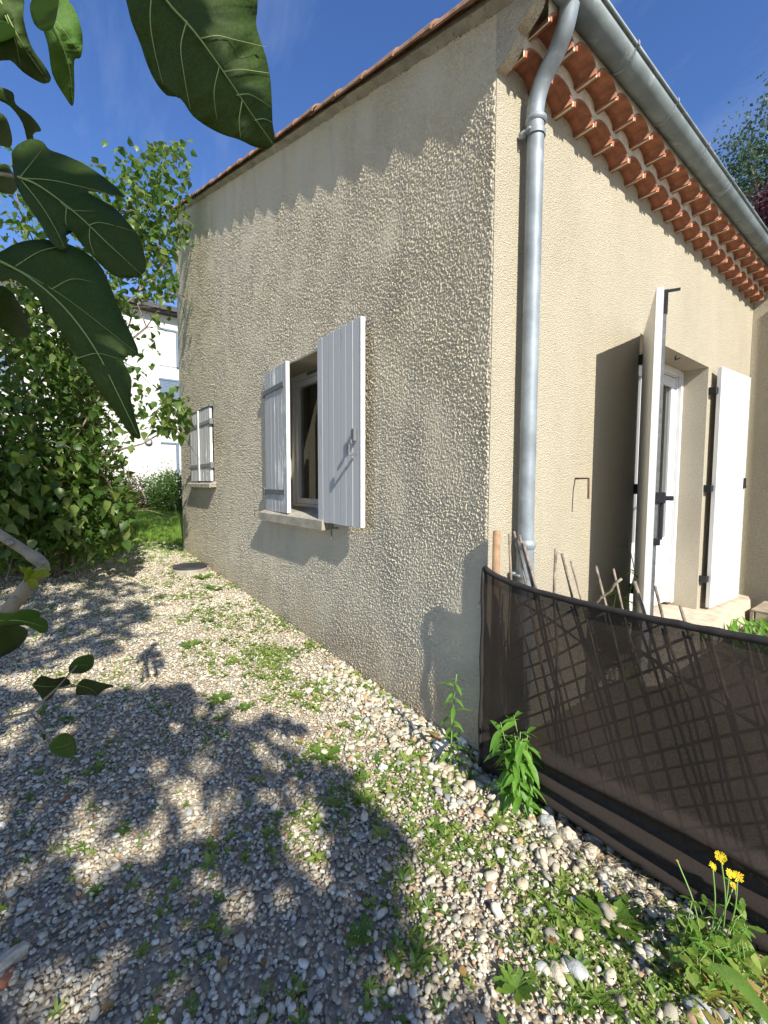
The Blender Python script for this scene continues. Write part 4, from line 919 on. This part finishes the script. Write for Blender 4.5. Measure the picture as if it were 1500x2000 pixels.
stone('stone', 920, 1542, .040, 'rock_beige', 'large rounded beige stone left of the leafy weed', (1, .85, .8), 3)
stone('stone', 1068, 1612, .036, 'rock_grey', 'rounded grey stone at the foot of the net right of the leafy weed', (1, .9, .8), 4)
stone('stone', 1108, 1636, .036, 'rock_beige', 'beige stone touching the net, second in the line of three', (1.1, .8, .7), 5)
stone('stone', 1156, 1666, .037, 'rock_beige', 'pale oblong stone touching the net, last in the line of three', (1.2, .8, .6), 6)
stone('stone', 1125, 1900, .033, 'rock_grey', 'blue-grey rounded stone among weeds at bottom right', (1.15, .9, .7), 7, group='larger stones lying in the gravel')
stone('stone', 1087, 1907, .026, 'rock_beige', 'brownish oval stone just left of the blue-grey one', (.9, 1.2, .7), 8, group='larger stones lying in the gravel')
stone('stone', 1060, 1895, .022, 'rock_grey', 'grey-green oval stone left of the brownish oval one', (.8, 1.1, .7), 9, group='larger stones lying in the gravel')
stone('stone', 748, 1505, .022, 'rock_white', 'small bright white angular pebble in the middle of the gravel', (1, 1, .8), 10, True, group='larger stones lying in the gravel')
stone('stone', 944, 1656, .019, 'rock_brown', 'flat tan oval pebble below the beige stones', (1.2, .8, .5), 11, group='larger stones lying in the gravel')
stone('stone', 1370, 1985, .034, 'rock_grey', 'broad flat grey stone at the bottom edge below the yellow flowers', (1.4, 1, .5), 12, group='larger stones lying in the gravel')
stone('stone', 1000, 1580, .022, 'rock_beige', 'small beige stone at the foot of the leafy weed', (1, .8, .8), 13)
stone('stone', 20, 1880, .03, 'rock_beige', 'pale pointed stone half in shade at the left edge', (1.6, .7, .8), 16, True, group='larger stones lying in the gravel')
stone('brick_fragment', 14, 1912, .02, 'terra', 'broken red-brown brick piece at the left edge beside the pointed stone', (1.4, .8, .5), 14, True, group='broken tile and brick pieces in the gravel')
for px, py, r, lb_ in ((850, 1440, .030, 'curved terracotta tile shard against the wall corner'), (905, 1586, .012, 'small orange tile chip below the large beige stone'), (693, 1398, .013, 'small red chip in the gravel right of the rosette'), (585, 1391, .012, 'small red tile chip in sunlit gravel, farthest from the net'), (565, 1235, .02, 'terracotta chip at the foot of the wall below the window'), (130, 1560, .02, 'orange-brown pebble-like tile piece in the shaded gravel')):
    o = stone('tile_fragment', px, py, r, 'terra', lb_, (1.3, .8, .45), px % 7+2, True, group='broken tile and brick pieces in the gravel'); o['category'] = 'tile fragment'
bpy.data.objects['brick_fragment']['category'] = 'brick fragment'

# ------------------------------------------------------------ manhole cover by the wall
c = Vector(plane(372, 1111, 2, gz(-4.5)+.03)); mc = empty('manhole_cover', (c.x, c.y, gz(c.x)), 'black plastic inspection cover on a concrete rim beside the wall', 'manhole cover')
m = MB(); m.tube([(c.x, c.y, gz(c.x)-.03), (c.x, c.y, gz(c.x)+.045)], .215, 28); m.build('rim', MAT['concrete'], mc)
m = MB(); m.tube([(c.x-.01, c.y, gz(c.x)+.047), (c.x-.01, c.y, gz(c.x)+.072)], .205, 28); m.build('cover', MAT['black_plastic'], mc)
m = MB()
for k in range(-6, 7): L_ = .19*math.sqrt(max(0, 1-(k/7)**2)); m.box((c.x-L_-.01, c.y+k*.028-.006, gz(c.x)+.073), (c.x+L_-.01, c.y+k*.028+.006, gz(c.x)+.078))
m.build('grip_ribs', MAT['black_plastic'], mc)

# ------------------------------------------------------------ shade net on posts
net = empty('shade_net', (.06, -.08, 0), 'brown woven shade net stretched from the wall corner with bunched folds at its foot', 'net fence')
NU, NV = 120, 70; xN = np.linspace(.055, 2.6, NU)
def ny(x): return -.100+.045*min(1, max(0, (x-.1)/.9))+.012*math.sin(x*5.1)
def nztop(x): return .905+.065*math.exp(-(x-.05)/.13)-.01*math.sin(x*3)
V = []
for j in range(NV+1):
    t_ = j/NV
    for i, x in enumerate(xN):
        zt = nztop(x); z = zt*t_; y = ny(x)
        for zc, amp, wd in ((.235, .040, .021), (.150, .052, .022), (.058, .060, .024)):
            zc2 = zc+.018*math.sin(x*2.3+zc*20); y -= amp*math.exp(-((z-zc2)/wd)**2)*min(1, max(.15, (x-.1)/.3))
        y += .008*math.sin(x*9+z*3)*(1-t_)*t_*4+.006*noise.noise(Vector((x*4, z*6, 0)))
        V.append((x, y, z+.003))
Q = [(j*NU+i, j*NU+i+1, (j+1)*NU+i+1, (j+1)*NU+i) for j in range(NV) for i in range(NU-1)]
link('net_cloth', mesh_np('net_cloth', V, Q, True), MAT['net'], net)
m = MB(); m.tube([(x, ny(x), nztop(x)+.002+.003*noise.noise(Vector((x*14, 0, 0)))) for x in xN], [.0135+.0025*noise.noise(Vector((x*20, 5, 0))) for x in xN], 8); m.build('top_hem', MAT['hem'], net, True)
m = MB(); m.tube([(.055, -.103+.004*math.sin(z*20), z) for z in np.linspace(0, .96, 20)], .008, 6); m.build('side_hem', MAT['hem'], net, True)
for P in (Vector(plane(1222, 1197, 1, -.062)), Vector((.075, -.12, .02))):
    m = MB(); n = 16; mr = .010; V = []
    for i in range(n):
        a = 2*math.pi*i/n
        for k in range(6): b = 2*math.pi*k/6; V.append((P.x+(mr+.003*math.cos(b))*math.cos(a), P.y-.008+.003*math.sin(b), P.z+(mr+.003*math.cos(b))*math.sin(a)))
    m.add(V, [(i*6+k, i*6+(k+1) % 6, ((i+1) % n)*6+(k+1) % 6, ((i+1) % n)*6+k) for i in range(n) for k in range(6)]); m.build('grommet', MAT['zinc'], net, True)
m = MB(); m.tube([(.074, -.035, -.05), (.074, -.035, 1.135)], .0175, 14); m.build('post', MAT['post'], net, True)
m = MB(); m.tube([(2.3, -.03, -.05), (2.3, -.03, 1.1)], .0175, 14); m.build('post', MAT['post'], net, True)
# ------------------------------------------------------------ willow trellis behind the net
tr = empty('willow_trellis', (.5, .02, 0), 'expanding willow trellis of crossed dry sticks standing behind the brown net', 'trellis')
def stick(p, q, r):
    m = MB(); n = 5; p, q = Vector(p), Vector(q); pts = [p.lerp(q, i/n)+Vector((random.gauss(0, .004), random.gauss(0, .004), random.gauss(0, .004))) for i in range(n+1)]
    m.tube(pts, [r*random.uniform(.85, 1.1) for _ in pts], 7); return m.build('stick', MAT['stick'], tr, True)
tops = [(.095, 1.12), (.11, 1.14), (.151, 1.118), (.173, 1.095), (.332, 1.081), (.345, 1.06), (.406, 1.032), (.505, 1.034), (.561, 1.021), (.645, .99), (.714, .997), (.793, .926), (.88, .87), (.97, .86), (1.06, .87), (1.15, .88), (1.24, .87), (1.34, .87), (1.45, .88), (1.56, .87), (1.68, .87)]
for i, (x, z) in enumerate(tops):
    L_ = z-.02; sl_ = random.uniform(.27, .35)*(1 if i not in (0, 4) else .1)
    stick((x, .035+random.uniform(-.01, .01), z), (x+L_*sl_, .035+random.uniform(-.01, .01), .02), random.uniform(.0045, .0068))
for k in range(25):
    z0_ = -1.05+k*.078; p = [(.10, z0_), (1.75, z0_+1.65*.78)]
    a = max(0, (.02-z0_)/.78); x0_ = .10+a; b = (.865-z0_)/.78; x1_ = min(1.9, .10+b*random.uniform(.95, 1.0))
    if x1_ > x0_+.12: stick((x0_, .048, z0_+.78*(x0_-.10)), (x1_, .048, z0_+.78*(x1_-.10)), random.uniform(.0045, .006))
for k in range(24):
    x = .12+k*.068; stick((x, .052+random.uniform(-.006, .006), .84), (x+.82*random.uniform(.29, .35), .052, .02), random.uniform(.004, .0055))
stick((.15, .06, .80), (.52, .06, .68), .006); stick((.55, .05, .78), (1.5, .05, .42), .008)
stick((.50, .03, .86), (.60, .03, 1.0), .005); stick((.02, -.09, .80), (.06, -.09, .83), .004)

# ------------------------------------------------------------ plants
def plant_leaf(root, me, P, az, pit, s, roll=0, sy=1.):
    o = bpy.data.objects.new('leaf', me); COL.objects.link(o); o.parent = root; o.matrix_parent_inverse = Matrix.Translation(-root.location)
    o.location = P; o.rotation_euler = (roll, pit, az); o.scale = (s, s*sy, s); return o
lm = {k: to_mesh('leaf', leaf_profile(7, .115, 1.15, .35, dr), MAT[mt]) for k, dr, mt in (('lance', .45, 'lance'), ('lance2', .15, 'lance'))}
lm['ros'] = to_mesh('leaf', leaf_profile(8, .13, .75, .2, -.05, .35), MAT['weed_d']); lm['rosl'] = to_mesh('leaf', leaf_profile(7, .16, .75, .2, .15), MAT['weed']); lm['yel'] = to_mesh('leaf', leaf_profile(7, .12, .9, .2, .5), MAT['weed_y']); lm['ov'] = to_mesh('leaf', leaf_profile(6, .28, 1.1, .2, .2), MAT['weed'])
def stem_plant(name, label, P, H, nl, llen, sway, cat='weed', start=.1, mesh='lance', r=.004, pitch=(.1, .7), curve=0):
    root = empty(name, P, label, cat); pts = [P+Vector((sway[0]*(i/8)**2, sway[1]*(i/8)**2, H*i/8-curve*(i/8)**3)) for i in range(9)]
    m = MB(); m.tube(pts, [r*(1-.6*i/8) for i in range(9)], 6); m.build('stem', MAT['stem'], root, True)
    for k in range(nl):
        t_ = start+(1-start)*(k+.5)/nl; q = pts[min(7, int(t_*8))].lerp(pts[min(8, int(t_*8)+1)], t_*8 % 1)
        plant_leaf(root, lm[mesh], q, k*2.4+random.uniform(-.3, .3), random.uniform(*pitch), llen*random.uniform(.75, 1.15)*(1-.35*abs(t_-.5)), random.uniform(-.3, .3))
    return root
P = G(880, 1500); stem_plant('tall_weed', 'tall thin single-stemmed weed with narrow drooping leaves against the shaded wall corner', Vector((P.x, P.y, 0)), .47, 30, .085, (.03, .0), start=.10, pitch=(-.7, .35))
root = None
for k in range(9):
    P = G(1010+random.uniform(-28, 30), 1580+random.uniform(-14, 8)); H = random.uniform(.24, .37)
    if root is None:
        root = empty('leafy_weed', P, 'bushy bright green weed with lance-shaped leaves in front of the net', 'weed')
    _sw = (random.uniform(-.06, .06), random.uniform(-.06, .01))
    pts = [P+Vector((_sw[0]*(i/6)**2, _sw[1]*(i/6), H*i/6)) for i in range(7)]
    m = MB(); m.tube(pts, [.003*(1-.5*i/6) for i in range(7)], 5); m.build('stem', MAT['stem'], root, True)
    for j in range(17):
        t_ = .1+.9*(j+.5)/17; q = pts[min(5, int(t_*6))].lerp(pts[min(6, int(t_*6)+1)], t_*6 % 1); plant_leaf(root, lm['lance'], q, j*2.4+random.random(), random.uniform(-.6, .55), .088*random.uniform(.7, 1.2), random.uniform(-.3, .3), 1.2)
def rosette(px, py, n, L, label, mesh='ros', name='weed_rosette', pit=(-.35, .0), group='weed rosettes growing in the gravel', sy=1.):
    P = G(px, py)+Vector((0, 0, .008)); root = empty(name, P, label, 'weed', group)
    for k in range(n): plant_leaf(root, lm[mesh], P, 2*math.pi*k/n*1.0+random.uniform(-.25, .25), random.uniform(*pit), L*random.uniform(.7, 1.15), random.uniform(-.2, .2), sy)
    return root
for a in ((635, 1478, 14, .085, 'star-shaped weed rosette with toothed leaves in the middle of the gravel'), (705, 1832, 13, .055, 'small rosette in the shade at the bottom centre'), (1195, 1800, 15, .095, 'dark thistle-like rosette in the shade below the net'), (880, 1548, 12, .04, 'small yellowish rosette left of the large beige stone'), (980, 1610, 15, .055, 'fresh green rosette below the leafy weed'), (1010, 1935, 12, .06, 'upright leafy tuft at the bottom, left of the broad grey stone'), (745, 1290, 12, .10, 'tuft of weeds at the foot of the wall under the shadow'), (430, 1368, 14, .08, 'spreading weed at the edge of the fig shade, larger of the pair'), (480, 1385, 12, .06, 'spreading weed at the edge of the fig shade, right of its pair'), (395, 1130, 12, .13, 'weed patch sprouting beside the inspection cover'), (421, 1152, 10, .12, 'flat weed by the wall just in front of the inspection cover'), (405, 1215, 10, .08, 'low weed on the sunlit gravel beside the shade'), (370, 1262, 12, .09, 'bright low weed in the middle distance of the gravel'), (785, 1350, 12, .07, 'weed tuft against the wall left of the corner shadow'), (870, 1700, 11, .035, 'pale little rosette in the gravel below the stones')):
    mesh = 'ros' if a[3] > .05 and 'fresh' not in a[4] else 'rosl'; rosette(*a, mesh=mesh, pit=(-.5, -.05) if 'tuft' in a[4] else (-.35, .05), sy=1.2)
# yellow-flowered plant
P0 = G(1385, 1900); yf = empty('yellow_flower_plant', P0, 'straggly weed with yellow daisy-like flowers in front of the net', 'weed')
fl = [((1408, 1674), 1), ((1392, 1692), 1), ((1425, 1706), 1), ((1441, 1711), 1), ((1433, 1730), .8), ((1323, 1682), .35)]
dy = (P0-Vector(CAM)).dot(Vector(FW))
def near(px, py, k=1.): return px3(px, py, dy*k)
for i, ((fx, fy), sc_) in enumerate(fl):
    q = near(fx, fy, .97+.01*i); m = MB(); b = near(1385+random.uniform(-30, 30), 1850, 1.); m.tube(curvepts([b, b.lerp(q, .5)+Vector((.01, 0, .01)), q], 4), .0018, 5); m.build('stem', MAT['stem'], yf, True)
    fm = MB(); nrm = Vector((.6, -.35, .6)).normalized()+Vector([random.uniform(-.65, .65) for _ in range(3)]); nrm.normalize(); u = nrm.orthogonal().normalized(); v_ = nrm.cross(u); rr = .0125*sc_*(1.15 if i in (0, 3) else .9)
    fo = MB(); fo.tube([q-nrm*.002, q+nrm*.002], rr*.33, 10); fh = fo.build('flower', MAT['petal_o'], yf)
    for k in range(17):
        a = 2*math.pi*k/17; dd = (u*math.cos(a)+v_*math.sin(a))*random.uniform(.8, 1.1)+nrm*random.uniform(-.1, .25); tt = nrm.cross(dd)*rr*.11; fm.add([q+dd*rr*.25-tt*.5, q+dd*rr*.95-tt+nrm*.001, q+dd*rr*1.02, q+dd*rr*.95+tt+nrm*.001, q+dd*rr*.25+tt*.5], [(0, 1, 2, 3, 4)])
    fm.build('petals', MAT['petal'], fh)
for k in range(30):
    b = G(1385+random.uniform(-60, 70), 1890+random.uniform(-30, 50)); H = random.uniform(.06, .2); pts = [b+Vector((random.uniform(-.03, .03)*i/4, random.uniform(-.03, .03)*i/4, H*i/4)) for i in range(5)]
    m = MB(); m.tube(pts, [.002, .0018, .0015, .0012, .001], 5); m.build('stem', MAT['stem'], yf, True)
    for j in range(9): plant_leaf(yf, lm[('lance2', 'ros', 'ov')[j % 3]], pts[1+j % 4], random.uniform(0, 6.28), random.uniform(-.6, .5), random.uniform(.022, .045), 0, 1.2)
# strap-leaved plant with yellowing leaves at bottom right
P1 = G(1440, 1960); st = empty('strap_leaved_plant', P1, 'low plant with long green and withered yellow leaves in the bottom right corner', 'plant')
for k in range(75):
    b = G(1400+random.uniform(-60, 110), 1930+random.uniform(-50, 60)); plant_leaf(st, lm['yel' if random.random() < .45 else 'rosl'], b+Vector((0, 0, .02)), random.uniform(0, 6.28), random.uniform(-1.0, -.1), random.uniform(.045, .085), random.uniform(-.4, .4), .8)
m = MB(); pts = curvepts([near(1530, 2040, .80), near(1480, 1960, .82), near(1430, 1905, .84), near(1385, 1885, .86)], 5); V = []
for i, q in enumerate(pts):
    wd = .016*math.sin(math.pi*(.15+.8*(1-i/len(pts)))); sd = Vector(RT)*.55+Vector(UP)*.8; V += [q-sd*wd, q+Vector((0, 0, -.004)), q+sd*wd]
m.add(V, [f for i in range(len(pts)-1) for f in ((i*3, i*3+3, i*3+4, i*3+1), (i*3+1, i*3+4, i*3+5, i*3+2))]); m.build('long_leaf', MAT['weed_d'], st, True)
# plants in the garden bed behind the net
gb_ = empty('garden_plant', (.35, 3.0, 0), 'spiky green clump with small yellow flowers beside the doorstep', 'plant')
for k in range(150):
    b = Vector((random.uniform(.22, .9), random.uniform(2.3, 3.55), .01)); plant_leaf(gb_, lm['lance2'], b, random.uniform(0, 6.28), random.uniform(-1.4, -.6), random.uniform(.12, .26), 0, .8)
m = MB()
for k in range(14): blob(m, (random.uniform(.45, 1.0), random.uniform(2.4, 3.8), random.uniform(.12, .28)), .015, 1)
m.build('flowers', MAT['petal'], gb_)
tw = empty('climbing_weed', (.08, 1.2, 0), 'dark feathery weed growing against the front wall in the shutter shadow', 'weed')
for k in range(6):
    b = Vector((random.uniform(.05, .2), random.uniform(1.0, 1.35), 0)); H = random.uniform(.6, .98); pts = [b+Vector((random.uniform(-.02, .02), random.uniform(-.04, .04), H*i/6)) for i in range(7)]; m = MB(); m.tube(pts, .003, 5); m.build('stem', MAT['stem'], tw, True)
    for j in range(18): plant_leaf(tw, lm['lance2'], pts[1+j % 6], random.uniform(0, 6.28), random.uniform(-.6, .3), random.uniform(.05, .09))
# planter beside the step
pt = empty('wooden_planter', (.5, 4.0, 0), 'low weathered timber planter box beside the doorstep', 'planter')
for k, (a, b) in enumerate((((.25, 3.60, .0), (.28, 4.15, .14)), ((.25, 3.60, .142), (1.3, 3.76, .165)), ((.25, 3.77, .143), (1.3, 3.92, .167)), ((.25, 3.93, .142), (1.3, 4.12, .166)), ((.29, 3.60, .0), (1.3, 3.63, .14)))):
    m = MB(); m.box(a, b, jit=.003); m.build('plank', MAT['wood_old'], pt, bevel=.004)

# ------------------------------------------------------------ small ground cover
def tuft_mesh(i):
    r = random.Random(i+40); n = 5+i % 4; V = []; Fc = []; pr = leaf_profile(3, .24 if i % 2 else .14, 1.0 if i % 2 else .9, .3, .35)
    for k in range(n):
        E_ = Euler((r.uniform(-.3, .3), r.uniform(-1.0, -.15), 2*math.pi*k/n+r.uniform(-.3, .3))).to_matrix(); s_ = r.uniform(.6, 1.1); o = len(V)
        V += [tuple(E_@Vector(v)*s_) for v in pr[0]]; Fc += [tuple(int(q)+o for q in f) for f in pr[1]]
    me = bpy.data.meshes.new('tuft'); me.from_pydata(V, [], Fc); me.materials.append(MAT['weed'] if i % 3 else MAT['weed_d']); return me
tc = proto_col('tufts', 8, tuft_mesh)
pp_ = []
while len(pp_) < 6800:
    x, y = rng.uniform(-5.5, 1.9), rng.uniform(-2.6, .0)
    dens = .09+.75*math.exp(-((x-.35)/.75)**2)*math.exp(-((y+.45)/.38)**2)+.5*math.exp(-((x+1.7)/.9)**2)*math.exp(-((y+.42)/.28)**2)+.35*(y > -.1)+(.35 if x > .8 else 0)+.25*math.exp(-((x+3)/1.2)**2)*math.exp(-((y+.5)/.3)**2)
    dens *= max(.04, .45+1.7*noise.noise(Vector((x*3.3, y*3.3, 8))))
    if rng.random() < dens: pp_.append((x, y, gz(x)+.006, rng.uniform(.013, .034)*(1.5 if rng.random() < .12 else 1)))
pp_ = np.array(pp_); n = len(pp_)
scatter('ground_cover', pp_[:, :3], np.stack([rng.normal(0, .15, n), rng.normal(0, .15, n), rng.uniform(0, 6.28, n)], -1), np.repeat(pp_[:, 3:4], 3, 1), rng.integers(0, 8, n), tc)
def grass_mesh(i):
    r = random.Random(i+90); V = []; Fc = []
    for k in range(9):
        a = r.uniform(0, 6.28); b = Vector((r.uniform(-.5, .5), r.uniform(-.5, .5), 0)); d_ = Vector((math.cos(a), math.sin(a), 0)); w_ = Vector((-d_.y, d_.x, 0))*.05; h_ = r.uniform(.7, 1.3); ln = r.uniform(.2, .8); o = len(V)
        V += [b-w_, b+w_, b+d_*ln*.4+Vector((0, 0, h_*.65))-w_*.7, b+d_*ln*.4+Vector((0, 0, h_*.65))+w_*.7, b+d_*ln+Vector((0, 0, h_))]; Fc += [(o, o+1, o+3, o+2), (o+2, o+3, o+4)]
    me = bpy.data.meshes.new('grass'); me.from_pydata([tuple(v) for v in V], [], Fc); me.materials.append(MAT['grass']); return me
gc_ = proto_col('grass_tufts', 5, grass_mesh)
n = 26000; X = rng.uniform(-13, -5.2, n); Y = rng.uniform(-4.5, 2.5, n); kp = ((X < -6.3+.5*np.sin(Y*4)) | (rng.random(n) < .12)) & ~((X > XL-.02) & (Y > 0)); X, Y = X[kp], Y[kp]; n = len(X)
scatter('lawn_grass', np.stack([X, Y, np.array([gz(x) for x in X])], -1), np.stack([np.zeros(n), np.zeros(n), rng.uniform(0, 6.28, n)], -1), np.repeat(rng.uniform(.03, .07, (n, 1)), 3, 1), rng.integers(0, 5, n), gc_)
lit_ = np.stack([rng.uniform(-4, 1.2, 90), rng.uniform(-2.3, -.05, 90), np.zeros(90)], -1); lit_[:, 2] = [gz(x)+.016 for x in lit_[:, 0]]
MAT['dead'] = m_leaf('dead_leaf', (.16, .08, .03), (.34, .22, .08), .15, (.4, .25, .1), .7, 40, .2)
leaf_mass('leaf_litter', lit_, .035, MAT['dead'], LP_heart, None, .35, 'stuff')
# dry straw litter along the net
m = MB()
for k in range(260):
    b = Vector((random.gauss(.72, .16), random.gauss(-.17, .05), .012+random.random()*.025)); a = random.uniform(0, 6.28); L_ = random.uniform(.015, .05); m.tube([b, b+Vector((math.cos(a)*L_, math.sin(a)*L_, random.uniform(-.008, .012)))], .0008, 3)
tag(m.build('dry_straw', MAT['dry']), kind='stuff')
